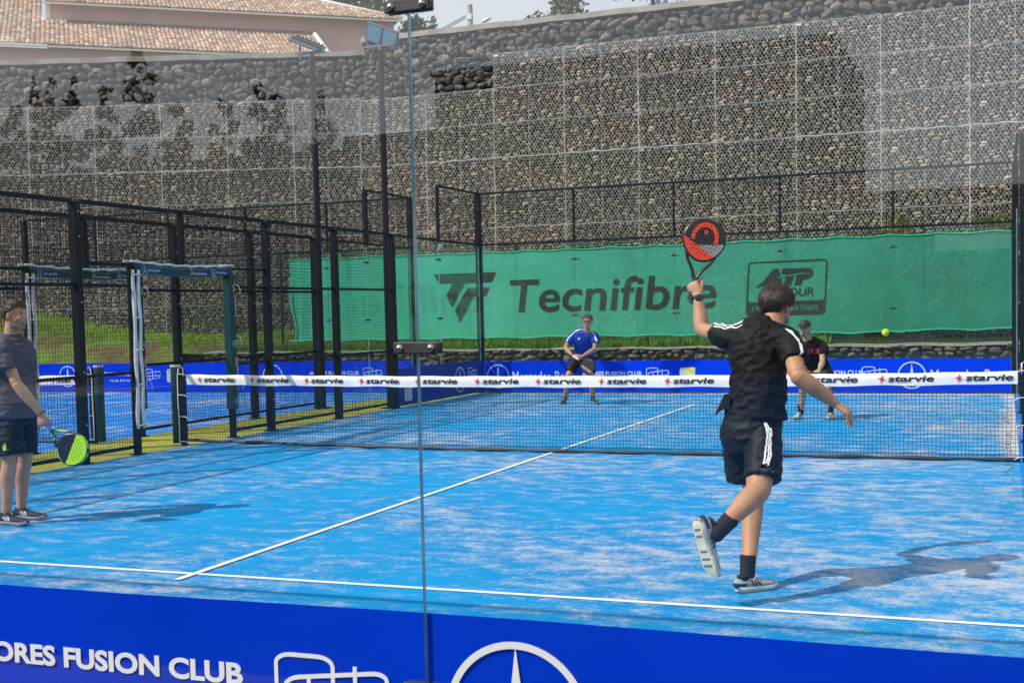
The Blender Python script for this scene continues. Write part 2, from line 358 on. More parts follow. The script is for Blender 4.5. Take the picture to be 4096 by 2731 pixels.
def banner(name, label, p0, p1, top, items, front=-1, print_mat='pale', m='banner', thick=.012, grp='blue sponsor banners along the court walls'):
    """vinyl strip from p0 to p1 (x,y) ; items are placed by distance along it"""
    p0 = Vector(p0); p1 = Vector(p1); L = (p1-p0).length; a = math.atan2(p1.y-p0.y, p1.x-p0.x)
    t = thing(name, label, 'banner', (p0.x, p0.y, 0), grp); t.rotation_euler = (0, 0, a)
    b = MB(); n = max(4, int(L/.5)); vs = []; fs = []
    for i in range(n+1):
        x = L*i/n; yy = .003*math.sin(i*1.7)
        for (dy, z) in ((0, .03), (0, top+.004*math.sin(i*.9)), (thick, top+.004*math.sin(i*.9)), (thick, .03)): vs.append((x, dy+yy, z))
    for i in range(n):
        for j in range(4): fs.append((i*4+j, (i+1)*4+j, (i+1)*4+(j+1) % 4, i*4+(j+1) % 4))
    fs += [(0, 1, 2, 3), (n*4+3, n*4+2, n*4+1, n*4)]
    b.add(vs, fs); b.build('sheet', M[m], t)
    for kind, x in items:
        if kind == 'star': put(me_star, x, top-.30, -.006, t, M[print_mat], 'star_emblem')
        if kind == 'merc': put(me_merc, x, top-.40, -.006, t, M[print_mat], 'lettering')
        if kind == 'afc': put(me_afc, x, top-.31, -.006, t, M[print_mat], 'lettering')
        if kind == 'afc2':
            put(me_afc, x, top-.31, -.006, t, M[print_mat], 'lettering'); put(me_fam, x+.5, top-.44, -.006, t, M[print_mat], 'lettering')
        if kind == 'court': put(me_court, x, top-.385, -.006, t, M[print_mat], 'court_emblem')
        if kind == 'road':
            put(me_road_bg, x, top-.44, -.006, t, M['greyprint'], 'logo_tile'); put(me_road, x+.02, top-.40, -.0085, t, M['yellow'], 'road_emblem')
            put(me_term, x+.42, top-.43, -.006, t, M[print_mat], 'lettering')
    return t

# ------------------------------------------------------------------ ground, court floors, lines
def sheet(name, x0, y0, x1, y1, z, m, nx=1, ny=1, kind='structure'):
    b = MB(); vs = [(x0+(x1-x0)*i/nx, y0+(y1-y0)*j/ny, z) for j in range(ny+1) for i in range(nx+1)]
    b.add(vs, [(j*(nx+1)+i, j*(nx+1)+i+1, (j+1)*(nx+1)+i+1, (j+1)*(nx+1)+i) for j in range(ny) for i in range(nx)])
    o = b.build(name, m); return tag(o, kind=kind)
sheet('ground', -600, -600, 600, 900, -.012, M['ground'])
sheet('paved_yard', -30, -60, 30, -10.2, -.006, M['yard'])
sheet('added_reflection_floor', -14, -36, 12, -11.2, -.002, M['reflection_blue'])  # unseen sheet added so the near glass reflects dark blue instead of grey
sheet('court_floor', -5, -10, 5, 10, 0, M['turf'])
sheet('second_court_floor', -16.5, -10, -6.5, 10, 0, M['turf_far'])
sheet('green_walkway', -6.5, -10, -5, 10, -.003, M['green_turf'])
sheet('far_court_floor', 5, -10, 20, 10, -.003, M['turf_far'])
for nm, a, b_, c, d in (('service_line', -5, -6.975, 5, -6.925), ('far_service_line', -5, 6.925, 5, 6.975), ('centre_line', -.025, -7.15, .025, 7.15)):
    sheet(nm, a, b_, c, d, .004 if nm != 'centre_line' else .0075, M['line'])
sheet('second_court_line', -16.5, 6.925, -6.5, 6.975, .004, M['line']); sheet('second_court_centre_line', -11.525, -7.15, -11.475, 7.15, .0075, M['line'])
# concrete kerb that frames the courts
kb = MB()
kb.box((-16.6, 10.02, -.01), (5.1, 10.14, .06))
tag(kb.build('court_kerb', M['concrete']), kind='structure')

# ------------------------------------------------------------------ welded mesh panels, posts, clamps (shared meshes)
def weld_mesh(wd, h, px=.05, pz=.05, r=.0022):
    b = MB(); nx = int(round(wd/px)); nz = int(round(h/pz))
    for i in range(nx+1): x = wd*i/nx; b.tube([(x, 0, 0), (x, 0, h)], r, 4, False)
    for j in range(nz+1): z = h*j/nz; b.tube([(0, .004, z), (wd, .004, z)], r, 4, False)
    return b.mesh('mesh_panel', M['mesh_metal'])
_wm = {}
def wmesh(wd, h):
    k = (round(wd, 2), round(h, 2))
    if k not in _wm: _wm[k] = weld_mesh(*k)
    return _wm[k]
_b = MB(); _b.tube([(0, 0, 0), (0, -.006, 0)], .013, 10); _b.tube([(0, -.006, 0), (0, -.016, 0)], [.010, .006], 8); me_bolt = _b.mesh('bolt', M['bolt'], True)
_b = MB(); _b.bevbox((-.081, -.012, -.0195), (.081, 0, .0195), .004); me_clamp = _b.mesh('clamp', M['clamp'])
_b = MB(); _b.tube([(0, 0, 0), (0, -.004, 0)], .0125, 14); _b.ell((0, -.005, 0), (.010, .006, .010), nu=12, nv=7); me_dome = _b.mesh('bolt', M['bolt'], True)
def post_mesh(wd, dp, h):
    b = MB(); b.bevbox((-wd/2, -dp/2, 0), (wd/2, dp/2, h), .006); b.box((-wd/2-.03, -dp/2-.03, 0), (wd/2+.03, dp/2+.03, .012)); return b.mesh('post', M['black_metal'])
_pm = {}
def pmesh(*k):
    if k not in _pm: _pm[k] = post_mesh(*k)
    return _pm[k]
class Rails:
    def __init__(s): s.q = []
    def build(s, name, m, parent):
        for (x0, x1, z, w_) in s.q: b = MB(); b.box((x0, -w_/2+.002, z-w_/2), (x1, w_/2-.002, z+w_/2)); b.build(name, m, parent)
def rail(b, x0, x1, z, s=.04): b.q.append((x0, x1, z, s))

def side_fence(name, label, x, posts, y0, y1, gates, tall, group):
    """fence along y at x; local +X = world +Y"""
    t = thing(name, label, 'fence', (x, 0, 0), group); t.rotation_euler = (0, 0, PI/2)
    for (py, h, wd) in posts:
        link('post', pmesh(.1, wd, h), t, None, (py, 0, 0))
        for z in (.45, 1.05, 1.85, 2.6, h-.12):
            if z < h: link('bolt', me_bolt, t, None, (py, -wd/2-.001, z))
    ys = sorted(p[0] for p in posts)
    for a, b_ in zip(ys[:-1], ys[1:]):
        gate = any(a >= g0-.01 and b_ <= g1+.01 for g0, g1 in gates)
        z0 = 2.32 if gate else .1
        top = 3.0
        pl = link('mesh_panel', wmesh(b_-a-.1, top-z0), t, None, (a+.05, 0, z0))
        rb = Rails()
        for z in ([3.0] if gate else [.1, 1.0, 2.05, 3.0]): rail(rb, a+.05, b_-.05, z, .04 if z != 3.0 else .05)
        rb.build('rail', M['black_metal'], t)
    return t
fence = side_fence('mesh_fence', 'black welded mesh fence with gate opening along left side of the near court', -5.0,
    [(-10, 3.0, .1), (-8, 3.0, .1), (-6, 3.0, .1), (-4, 3, .1), (-2, 3, .1), (0, 3, .001)][:5] + [(2, 3, .1), (4, 3, .1), (6, 3, .12)], -10, 6, [(-2, 2)], [], 'court side fences')
# the bay over the gate is closed by short panels down to lintel height, and the gate posts stand at -1 and +1
for gy in (-1.03, 1.03):
    link('post', pmesh(.07, .08, 2.3), fence, None, (gy, 0, 0))
link('post', pmesh(.07, .07, .74), fence, None, (0, 0, 2.26))
rb = Rails(); rail(rb, -1.0, 1.0, 2.3); rail(rb, -1.95, -1.07, 2.3); rail(rb, 1.07, 1.95, 2.3); rb.build('rail', M['black_metal'], fence)
for a in (-1.95, 1.07):
    link('mesh_panel', wmesh(.88, 2.2), fence, None, (a, 0, .1)); rb = Rails()
    for z in (.1, 1.0, 2.05): rail(rb, a, a+.88, z)
    rb.build('rail', M['black_metal'], fence)
fence2 = side_fence('mesh_fence', 'black welded mesh fence of the second court behind the green walkway', -6.45,
    [(-8.15, 3, .1), (-6.15, 3, .1), (-4.15, 3, .1), (-2.15, 3, .1), (1.85, 3, .1), (3.85, 3, .1), (5.9, 3, .12)], -8, 6, [(-2.15, 1.85)], [], 'court side fences')
for gy in (-1.2, .95): link('post', pmesh(.07, .08, 2.3), fence2, None, (gy, 0, 0))
link('post', pmesh(.1, .1, .74), fence2, None, (-.12, 0, 2.26))
rb = Rails(); rail(rb, -2.1, 1.8, 2.3); rb.build('rail', M['black_metal'], fence2)
for a in (-2.1, 1.0):
    link('mesh_panel', wmesh(.82, 2.2), fence2, None, (a, 0, .1)); rb = Rails()
    for z in (.1, 1.0, 2.05): rail(rb, a, a+.82, z)
    rb.build('rail', M['black_metal'], fence2)
fence3 = side_fence('mesh_fence', 'black mesh fence on the far left side of the second court', -16.5,
    [(y, 3, .1) for y in (-4, -2, 0, 2, 4, 6)], -4, 6, [], [], 'court side fences')
fence4 = side_fence('mesh_fence', 'black mesh fence seen edge on at the right border of the court', 5.11,
    [(y, 3, .1) for y in (-4, -2)] + [(y, 3, .1) for y in (2, 4)] + [(6, 4, .1)], -4, 6, [(-2, 2)], [], 'court side fences')

# glass walls : local +X along wall, faces local -Y
def glass_wall(name, label, loc, rz, xs, h, matn, mesh_above=(), group='glass court walls', posts=(), clamps=True, inner=0, cz=(.402, 1.53, 2.628), bar=True, tall=4.0, caps=()):
    t = thing(name, label, 'glass wall', loc, group); t.rotation_euler = (0, 0, rz)
    for i, (a, b_) in enumerate(zip(xs[:-1], xs[1:])):
        b = MB(); g = .003
        x0, x1 = a+g, b_-g
        vs = [(x0, 0, .03), (x1, 0, .03), (x1, .012, .03), (x0, .012, .03), (x0, 0, h), (x1, 0, h), (x1, .012, h), (x0, .012, h)]
        b.add(vs, [(0, 1, 5, 4), (2, 3, 7, 6)]); b.m = 1; b.add(vs, [(0, 3, 2, 1), (4, 5, 6, 7), (1, 2, 6, 5), (3, 0, 4, 7)])
        b.build('glass_pane', [M[matn], M['glass_edge']], t)
    if clamps:
        for x in xs[1:-1]:
            for z in cz:
                c = link('clamp', me_clamp, t, None, (x, -.002, z))
                for dx in (-.056, .056): link('bolt', me_dome, c, None, (dx, -.012, 0))
                c2 = link('clamp', me_clamp, t, None, (x, .026, z))
    for (px, wd, dp, z0, z1) in posts:
        b = MB(); b.bevbox((px-wd/2, -dp/2+.01, z0), (px+wd/2, dp/2+.01, z1), .006); b.build('post', M['black_metal'], t)
        for z in (.4, 1.45, 2.6, 3.7):
            if z0 < z < z1: link('bolt', me_bolt, t, None, (px+wd*.3, -dp/2+.008, z))
    for (a, b_) in mesh_above:
        link('mesh_panel', wmesh(b_-a-.04, tall-h-.04), t, None, (a+.02, .01, h+.02))
        rb = Rails(); rail(rb, a, b_, h+.01); rail(rb, a, b_, tall); rb.build('rail', M['black_metal'], t)
    return t
near = glass_wall('glass_wall', 'clear glass panes with black clamps close to the camera, in front of the players', (0, -10, 0), 0, [-4.93, -2.93, -.93, 1.07, 3.07, 5.05], 3.0, 'glass',
    mesh_above=[(-5, -3), (-3, -1), (-1, 1), (1, 3), (3, 5)], posts=[(-5.02, .1, .1, 0, 4), (5.12, .1, .1, 0, 4)])
far = glass_wall('glass_wall', 'far end glass wall of the near court with black mesh on top', (0, 10, 0), 0, [-4.95, -3, -1, 1, 3, 4.95], 2.97, 'far_glass',
    mesh_above=[(-5, -3), (-3, -1), (-1, 1), (1, 3), (3, 5)], posts=[(-5.03, .11, .12, 0, 4), (5.03, .11, .12, 0, 4)] + [(x, .045, .05, 2.99, 4) for x in (-3, -1, 1, 3)])
lside = glass_wall('glass_wall', 'side glass wall at the far left corner of the near court', (-5, 6, 0), PI/2, [.08, 2, 3.93], 2.97, 'far_glass',
    mesh_above=[(2, 4)], posts=[(2, .06, .06, 2.95, 4)])
rb = Rails(); rail(rb, 0, 2, 2.99); rb.build('rail', M['black_metal'], lside)
rside = glass_wall('glass_wall', 'side glass wall at the far right corner seen edge on', (5.03, 6, 0), PI/2, [.08, 2, 3.9], 2.97, 'far_glass',
    mesh_above=[(0, 2), (2, 4)], posts=[(2, .06, .06, 2.95, 4)])
rnear = glass_wall('glass_wall', 'side glass wall on the right beside the camera', (5.03, -10, 0), PI/2, [.1, 2, 3.95], 2.97, 'far_glass', clamps=False)
far2 = glass_wall('glass_wall', 'far end glass wall of the second court behind the padded gate', (-11.5, 10, 0), 0, [-4.95, -3, -1, 1, 3, 4.95], 2.97, 'far_glass',
    mesh_above=[(-5, -3), (-3, -1), (-1, 1), (1, 3), (3, 5)], posts=[(-5.03, .1, .1, 0, 4), (4.95, .1, .1, 0, 4)] + [(x, .045, .05, 2.99, 4) for x in (-3, -1, 1, 3)])
rside2 = glass_wall('glass_wall', 'side glass wall of the second court at its far right corner', (-6.52, 6, 0), PI/2, [.08, 2, 3.9], 2.97, 'far_glass',
    mesh_above=[(2, 4)], posts=[(2, .1, .08, 2.95, 4)])
rb = Rails(); rail(rb, 0, 2, 2.99); rb.build('rail', M['black_metal'], rside2)

# ------------------------------------------------------------------ banners
def nb(x): return x+4.93
nbn = banner('sponsor_banner', 'large blue banner with white lettering fixed along the foot of the near glass', (-4.93, -9.985), (4.95, -9.985), .648, [], print_mat='white', thick=.004)
put(text_mesh('AÇORES FUSION CLUB', 1.305, .095, bold=.035), nb(1.048), .333, -.0045, nbn, M['white'], 'lettering')
put(court_emblem(.43, .23), nb(2.49), .245, -.0045, nbn, M['white'], 'court_emblem')
put(star_emblem(.247), nb(3.385), .333, -.0045, nbn, M['white'], 'star_emblem')
banner('sponsor_banner', 'blue banner along the foot of the far glass wall behind the blue shirted player', (-4.97, 9.96), (4.96, 9.96), .63,
    [('star', .32), ('merc', .63), ('afc', 2.1), ('court', 3.4), ('road', 4.05), ('afc', 6.25), ('court', 7.42), ('star', 8.28), ('merc', 8.6)])
sb = banner('sponsor_banner', 'navy banner inside the left side glass at the far corner', (-4.965, 6.05), (-4.965, 9.9), .68, [], m='banner_back')
put(text_mesh('SOTERMÁQUINAS', 1.1, .12, bold=.02), .7, .12, -.006, sb, M['banner'], 'lettering'); put(me_road_bg, .25, .1, -.006, sb, M['gold'], 'logo_tile')
put(me_court, 3.1, .3, -.006, sb, M['banner'], 'court_emblem'); put(me_star, 2.7, .34, -.006, sb, M['banner'], 'star_emblem')
banner('sponsor_banner', 'blue banner along the far wall of the second court seen through the fence', (-16.4, 9.96), (-6.6, 9.96), .66,
    [('star', 1.0), ('afc2', 1.70), ('court', 3.15), ('road', 3.75), ('star', 6.5), ('afc', 7.4), ('court', 8.7)])

# ------------------------------------------------------------------ nets
def tennis_net(name, label, x, xs_label, loc):
    t = thing(name, label, 'net', loc, 'court nets')
    W = 5.0; P = .04
    def top(u): return .915 - .035*(1-(u/W)**2)
    def bot(u): return .035 + .05*max(0, -u/W)**2
    def yy(u, z): return .012*math.sin(u*2.3+z*3) + .006*math.sin(u*7)
    b = MB(); n = int(2*W/P); nz = 21
    for i in range(n+1):
        u = -W + P*i; z0, z1 = bot(u), top(u)
        pts = [(u+.006*math.sin(i*.7+k*1.1)+.003*math.sin(k*3.1+i), yy(u, z0+(z1-z0)*k/5), z0+(z1-z0)*k/5) for k in range(6)]
        b.tube(pts, .0026, 3, False)
    m_ = 62
    for j in range(1, nz+1):
        pts = []
        for i in range(m_*2+1):
            u = -W+2*W*i/(m_*2); z0, z1 = bot(u), top(u); z = z0+(z1-z0)*j/(nz+1)
            pts.append((u, yy(u, z), z + .0022*math.sin(i*2.2+j*1.7)+.002*math.sin(i*.61+j)))
        b.tube(pts, .0026, 3, False)
    b.build('net_mesh', M['net'], t)
    # white top band
    b = MB(); vs = []; fs = []; N = 120
    for i in range(N+1):
        u = -W+.02+(2*W-.04)*i/N; zt = top(u)+.004+.003*math.sin(i*.8); zb = zt-.128-.003*math.sin(i*.53); w_ = yy(u, .9)
        bl = .004*math.sin(i*.9)
        for p in ((u, w_-.010+bl*.3, zb), (u, w_-.013+bl, (zt+zb)/2), (u, w_-.008, zt-.006), (u, w_, zt), (u, w_+.008, zt-.006), (u, w_+.012-bl, (zt+zb)/2), (u, w_+.010, zb)): vs.append(p)
    for i in range(N):
        for j in range(6): fs.append((i*7+j, i*7+j+1, (i+1)*7+j+1, (i+1)*7+j))
    b.add(vs, fs); tape = b.build('top_band', M['tape'], t, True)
    for sx in xs_label:
        zc = top(sx)-.055; w_ = yy(sx, .9)-.018
        for src, x_, z_, mt_, nm_ in ((me_s4, sx, zc, 'red', 'star_emblem'), (me_sv, sx+.062, zc-.030, 'ink', 'lettering')):
            mm = src.copy()
            for v in mm.vertices: X = v.co.x+x_; v.co = Vector((X, yy(X, .9)-.0195+v.co.y, v.co.z+z_+(top(X)-top(sx))))
            mm.update(); put(mm, 0, 0, 0, tape, M[mt_], nm_)
    # bottom band
    b = MB(); b.tube([(-W+.0+2*W*i/60, -.01+.012*math.sin(i), bot(-W+2*W*i/60)-.012+.004*math.sin(i*1.9)) for i in range(61)], [.020+.006*math.sin(i*1.3) for i in range(61)], 6)
    b.build('bottom_band', M['rail_dark'], t, True)
    eb = MB()
    for i in range(11):
        u = -4.6+i*.92; eb.tube([(u, -.02, top(u)-.128), (u+.002, -.022, top(u)-.150)], .008, 6)
    eb.build('toggle', M['ink'], t)
    for s in (-1, 1):
        p = MB(); p.bevbox((s*5.06-.035, -.03, 0), (s*5.06+.035, .04, .97), .008); p.tube([(s*5.06, 0, .965), (s*5.06, 0, 1.0)], .03, 8); p.build('post', M['black_metal'], t)
        p = MB(); p.tube([(s*5.17, .01, .03), (s*5.17, .01, 1.02), (s*5.17, .01, 1.05)], [.062, .064, .052], 14); pd = p.build('pad', M['pad'], t, True)
        p = MB(); p.tube([(s*5.17, .01, 1.02), (s*5.17, .01, 1.045)], .066, 14); p.build('pad_rim', M['foam'], pd)
        r = MB(); x0 = s*5.10; x1 = s*5.015
        r.tube([(x0, -.045, .04), (x0+.004, -.045, .3), (x0-.004, -.045, .6), (x0, -.045, .9), (x0+.02*-s, -.045, 1.0), ((x0+x1)/2, -.045, 1.03), (x1, -.045, 1.0), (x1, -.04, .9)], .007, 6)
        for z in (.06, .38, .66, .93): r.tube([(x0, -.045, z), (x1-.02*s, -.05, z-.004), (x1-.07*s, -.06, z-.03)], .005, 5)
        r.build('cord', M['rope'], t, True)
    return t
me_s4 = star4(.05); me_sv = text_mesh('starvie', .45, .062, bold=.022, shear=.28, name='lettering')
XL = [-4.77, -3.99, -3.22, -2.45, -1.69, -.92, -.16, .61, 1.37, 2.13, 2.90, 3.66, 4.42]
tennis_net('padel_net', 'black net with white starvie band across the near court', 0, XL, (0, 0, 0))
tennis_net('padel_net', 'net of the second court, white band seen behind the left man', 0, XL, (-11.56, 0, 0))

# ------------------------------------------------------------------ padded gate frames
def gate(name, label, x, y0, y1, vis=True):
    t = thing(name, label, 'gate padding', (x, 0, 0), 'padded gate frames'); t.rotation_euler = (0, 0, PI/2)
    mid = (y0+y1)/2
    # lintel: dark green vinyl face with white foam backing above
    b = MB(); N = 16; vs = []; fs = []
    for i in range(N+1):
        u = y0+(y1-y0)*i/N; s = -.035*math.sin(PI*i/N)-.006*math.sin(i*1.3)
        for (dy, dz) in ((-.065, -.05), (-.07, .03), (-.055, .058), (.055, .058), (.07, .03), (.065, -.05), (0, -.062)): vs.append((u, dy, 2.27+s+dz))
    for i in range(N):
        for j in range(7): fs.append((i*7+j, i*7+(j+1) % 7, (i+1)*7+(j+1) % 7, (i+1)*7+j))
    fs += [tuple(range(7)), tuple(range(N*7+6, N*7-1, -1))]
    b.add(vs, fs); pd = b.build('lintel_pad', M['pad'], t, True)
    b = MB(); b.tube([(y0-.06+(y1-y0+.12)*i/20, -.052, 2.345-.035*math.sin(PI*i/20)+.007*math.sin(i*2.1)) for i in range(21)], [.016+.004*math.sin(i*1.9) for i in range(21)], 6)
    b.tube([(y0-.06+(y1-y0+.12)*i/20, .052, 2.345-.035*math.sin(PI*i/20)+.007*math.sin(i*1.7)) for i in range(21)], .016, 6)
    b.build('foam_edge', M['foam'], pd, True)
    for i, u in enumerate((y0+.12, mid+.02, y1-.5)):
        put(star_emblem(.05) if i != 1 else me_goldS, u+.05, 2.245-.02*(i == 1)-.015, -.073, pd, M['pale'] if i != 1 else M['gold'], 'star_emblem' if i != 1 else 'road_emblem')
        put(me_gm if i != 1 else me_gt, u+.12, 2.225-.025*(i == 1), -.073, pd, M['pale'], 'lettering')
    # near post: two white foam rolls with a green skin on the far face
    b = MB()
    for dx, dy in ((-.06, -.075), (.035, -.075)):
        pts = [(y0+dx+.006*math.sin(k*1.1+dx*40), dy+.008*math.sin(k*.9), .32+1.92*k/18) for k in range(19)]
        b.tube(pts, [.018+.009*abs(math.sin(k*.52+.3)) for k in range(19)], 8)
    b.build('foam_edge', M['foam'], t, True)
    b = MB(); b.bevbox((y0+.03, -.06, .3), (y0+.105, .075, 2.25), .02); p1 = b.build('post_pad', M['pad'], t)
    b = MB()
    for z in (.36, .85, 1.27, 1.66, 2.18): b.tube([(y0-.07, -.095, z), (y0-.01, -.105, z+.01), (y0+.05, -.095, z)], .009, 6)
    b.build('cord', M['rope'], t, True)
    b = MB(); b.bevbox((y1-.05, -.07, .38), (y1+.075, .07, 2.26), .025); p2 = b.build('post_pad', M['pad'], t)
    for i in range(2):
        o = link('star_emblem', star_emblem(.05), p2, M['pale'], (y1+.01, -.0725, 1.28 if i == 0 else .5))
    for z, mm in ((1.95, me_gt), (1.1, me_gm), (.95, me_gt)):
        o = link('lettering', mm, p2, M['pale'], (y1+.03, -.0725, z)); o.rotation_euler = (0, PI/2, 0)
    o = put(me_goldS, y1-.005, 2.0, -.0725, p2, M['gold'], 'road_emblem'); o = put(me_goldS, y1-.005, 1.0, -.0725, p2, M['gold'], 'road_emblem')
    b = MB()
    for z in (2.1, 1.4, .8): b.tube([(y1+.08, -.05, z), (y1+.12, -.08, z-.03), (y1+.15, -.09, z-.09), (y1+.14, -.085, z-.15)], .006, 5)
    b.build('cord', M['rope'], t, True)
    return t
me_gm = text_mesh('Mercedes-Benz', .24, .036); me_gt = text_mesh('SOTERMÁQUINAS', .3, .035, bold=.02); me_goldS = poly_mesh(stroke([(0, .075), (.04, .08), (.015, .05), (.05, .03), (.04, 0), (0, .005)], .018), 'road_emblem')
gate('padded_gate_frame', 'gate frame wrapped in dark green pads and white foam beside the near net post', -5.0, -1.03, 1.03)
gate('padded_gate_frame', 'padded gate frame of the second court behind the standing man', -6.45, -1.2, .95)

# ------------------------------------------------------------------ floodlight poles
def flood(name, label, x, y, h, heads, grp):
    t = thing(name, label, 'floodlight', (x, y, 0), grp)
    b = MB(); b.tube([(0, 0, 0), (0, 0, h*.5), (0, 0, h)], [.062, .058, .05], 10); b.box((-.12, -.12, 0), (.12, .12, .02)); b.build('pole', M['pole_blue'], t)
    b = MB(); b.box((-.30, -.02, h+.06), (.26, .02, h+.10)); b.tube([(-.24, 0, h-.02), (-.24, 0, h+.26)], .018, 6); b.tube([(0, 0, h), (0, 0, h+.1)], .04, 8); b.tube([(.22, 0, h+.08), (.22, 0, h+.16)], .014, 6); b.build('crossarm', M['lamp_metal'], t)
    for (c, rot, n) in heads:
        hd = bpy.data.objects.new('lamp_head', None); 
        b = MB(); b.bevbox((-.29, -.175, 0), (.29, .175, .05), .012)
        for i in range(7): b.box((-.25+i*.08, -.15, .05), (-.235+i*.08, .15, .085))
        L = b.build('lamp_head', M['lamp_metal'], t); X_ = Vector(rot[0]).normalized(); Z_ = Vector(rot[1]); Z_ = (Z_-X_*Z_.dot(X_)).normalized(); Y_ = Z_.cross(X_); L.location = c; L.rotation_euler = Matrix((X_, Y_, Z_)).transposed().to_euler()
        for sx in (-.262, .022):
            g = MB(); g.box((sx, -.145, -.004), (sx+.24, .145, .001)); g.build('lens', M['lamp_glass'], L)
    return t
flood('floodlight_pole', 'right floodlight pole with twin lamp tilted towards the court', -5.12, 6.06, 6.15, [((.05, -.05, 6.37), ((.90, .22, -.36), (-.30, .78, .62)), 2)], 'floodlight poles beside the courts')
flood('floodlight_pole', 'left floodlight pole with its lamp seen edge on', -6.37, 5.9, 6.12, [((-.10, 0, 6.34), ((.90, .1, -.40), (.36, -.28, .88)), 2)], 'floodlight poles beside the courts')
# ------------------------------------------------------------------ windscreen on a chain-link fence
SY = 12.3
def swave(x, z): return .018*math.sin(x*1.9)*math.sin((z-1)*1.6) + .012*math.sin(x*4.3+z)
ws = thing('windscreen', 'long green netting screen with dark lettering hung behind the far glass', 'windscreen', (0, SY, 0))
b = MB(); N = 340; NZ = 12; vs = []; fs = []
def s_top(x): return 2.955 + .006*math.sin(x*.5) - .030*abs(math.sin(PI*(x+.1)/.95)) + .035*(1-abs(math.sin(PI*(x+.1)/.95)))*0
def s_bot(x): return 1.035 + (.03 if x > 3 else 0) + .035*abs(math.sin(PI*(x+.3)/1.15))
for i in range(N+1):
    x = -10.85 + 15.9*i/N
    for j in range(NZ+1):
        f = j/NZ; z = s_bot(x)+(s_top(x)-s_bot(x))*f; xx = x + (.05*math.sin(f*9)*(1-i/6) if i < 6 else 0) + (.12*(1-f) if i < 3 else 0)
        vs.append((xx, swave(x, z), z))
for i in range(N):
    for j in range(NZ): fs.append((i*(NZ+1)+j, (i+1)*(NZ+1)+j, (i+1)*(NZ+1)+j+1, i*(NZ+1)+j+1))
b.add(vs, fs)
m = bpy.data.materials.new('green_screen_netting'); m.use_nodes = True; n = m.node_tree.nodes; l = m.node_tree.links; P_ = n['Principled BSDF']; P_.inputs['Roughness'].default_value = .85
tc = n.new('ShaderNodeTexCoord'); t1 = n.new('ShaderNodeTexNoise'); t1.inputs['Scale'].default_value = 1.7; t1.inputs['Detail'].default_value = 7; l.new(tc.outputs['Object'], t1.inputs['Vector'])
sp = n.new('ShaderNodeSeparateXYZ'); l.new(tc.outputs['Object'], sp.inputs[0])
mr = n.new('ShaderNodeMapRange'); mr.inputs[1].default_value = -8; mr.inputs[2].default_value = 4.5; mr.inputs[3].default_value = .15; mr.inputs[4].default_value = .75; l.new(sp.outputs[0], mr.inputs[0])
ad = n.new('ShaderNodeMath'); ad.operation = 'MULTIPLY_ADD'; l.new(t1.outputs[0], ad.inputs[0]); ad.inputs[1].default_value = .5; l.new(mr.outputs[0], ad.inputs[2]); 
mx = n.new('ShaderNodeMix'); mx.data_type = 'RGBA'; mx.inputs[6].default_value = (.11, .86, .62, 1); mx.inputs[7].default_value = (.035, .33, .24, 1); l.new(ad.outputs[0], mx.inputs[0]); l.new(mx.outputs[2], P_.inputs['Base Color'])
tl = n.new('ShaderNodeBsdfTranslucent'); l.new(mx.outputs[2], tl.inputs[0]); tp = n.new('ShaderNodeBsdfTransparent'); tp.inputs[0].default_value = (.75, .95, .85, 1)
m1 = n.new('ShaderNodeMixShader'); m1.inputs[0].default_value = .25; l.new(P_.outputs[0], m1.inputs[1]); l.new(tl.outputs[0], m1.inputs[2])
m2 = n.new('ShaderNodeMixShader'); m2.inputs[0].default_value = .18; l.new(m1.outputs[0], m2.inputs[1]); l.new(tp.outputs[0], m2.inputs[2]); l.new(m2.outputs[0], n['Material Output'].inputs[0])
M['screen'] = m
b.build('netting', m, ws, True)
M['hem'] = mat('bright_green_hem', (.04, .62, .42), .6, trans=.3)
for nm, fn in (('top_hem', s_top), ('bottom_hem', s_bot)):
    b = MB(); pts = [(-10.85+15.9*i/N, swave(-10.85+15.9*i/N, fn(-10.85+15.9*i/N))-.006, fn(-10.85+15.9*i/N)) for i in range(N+1)]
    b.tube(pts, .016, 5); b.build(nm, M['hem'], ws, True)
def drape(me, x, z, nm, dy=-.012):
    for v in me.vertices:
        X = v.co.x+x; Z = v.co.z+z; v.co = Vector((X, swave(X, Z)+dy+v.co.y, Z))
    me.update(); return link(nm, me, ws, M['screen_ink'] if not me.materials else None)
def subdiv(me, cuts=3):
    bm = bmesh.new(); bm.from_mesh(me); bmesh.ops.subdivide_edges(bm, edges=bm.edges[:], cuts=cuts, use_grid_fill=True); bm.to_mesh(me); bm.free(); return me
# T/F emblem made of two slanted strokes, then the name
A = poly_mesh([[(0, 1.09), (1.50, 1.09), (1.37, .88), (.74, .88), (.42, .34), (.30, .60), (.46, .88), (.12, .88)]])
B_ = poly_mesh([[(.61, 0), (.50, .27), (.80, .76), (1.33, .76), (1.22, .57), (.93, .57)]])
drape(subdiv(merge([A, B_], 'initials_emblem')), -7.08, 1.41, 'initials_emblem')
drape(subdiv(text_mesh('Tecnifibre', 4.62, .72, bold=.011, shear=.13), 1), -5.34, 1.60, 'lettering')
bd = [rrect(-.09, 1.42, 1.50, 2.52, .09)]
fr_ = [(x+.06*(z-1.42)/1.1, z+.02*(x/1.5)) for x, z in rrect(-.09, 1.42, 1.50, 2.52, .09)]
fr2 = [(x+.06*(z-1.42)/1.1, z+.02*(x/1.5)) for x, z in rrect(-.065, 1.70, 1.475, 2.495, .07)]
drape(subdiv(poly_mesh([fr_, fr2]), 2), 0, 0, 'badge_frame')
drape(subdiv(text_mesh('ATP', 1.0, .34, bold=.09, shear=.30), 2), .20, 2.03, 'lettering')
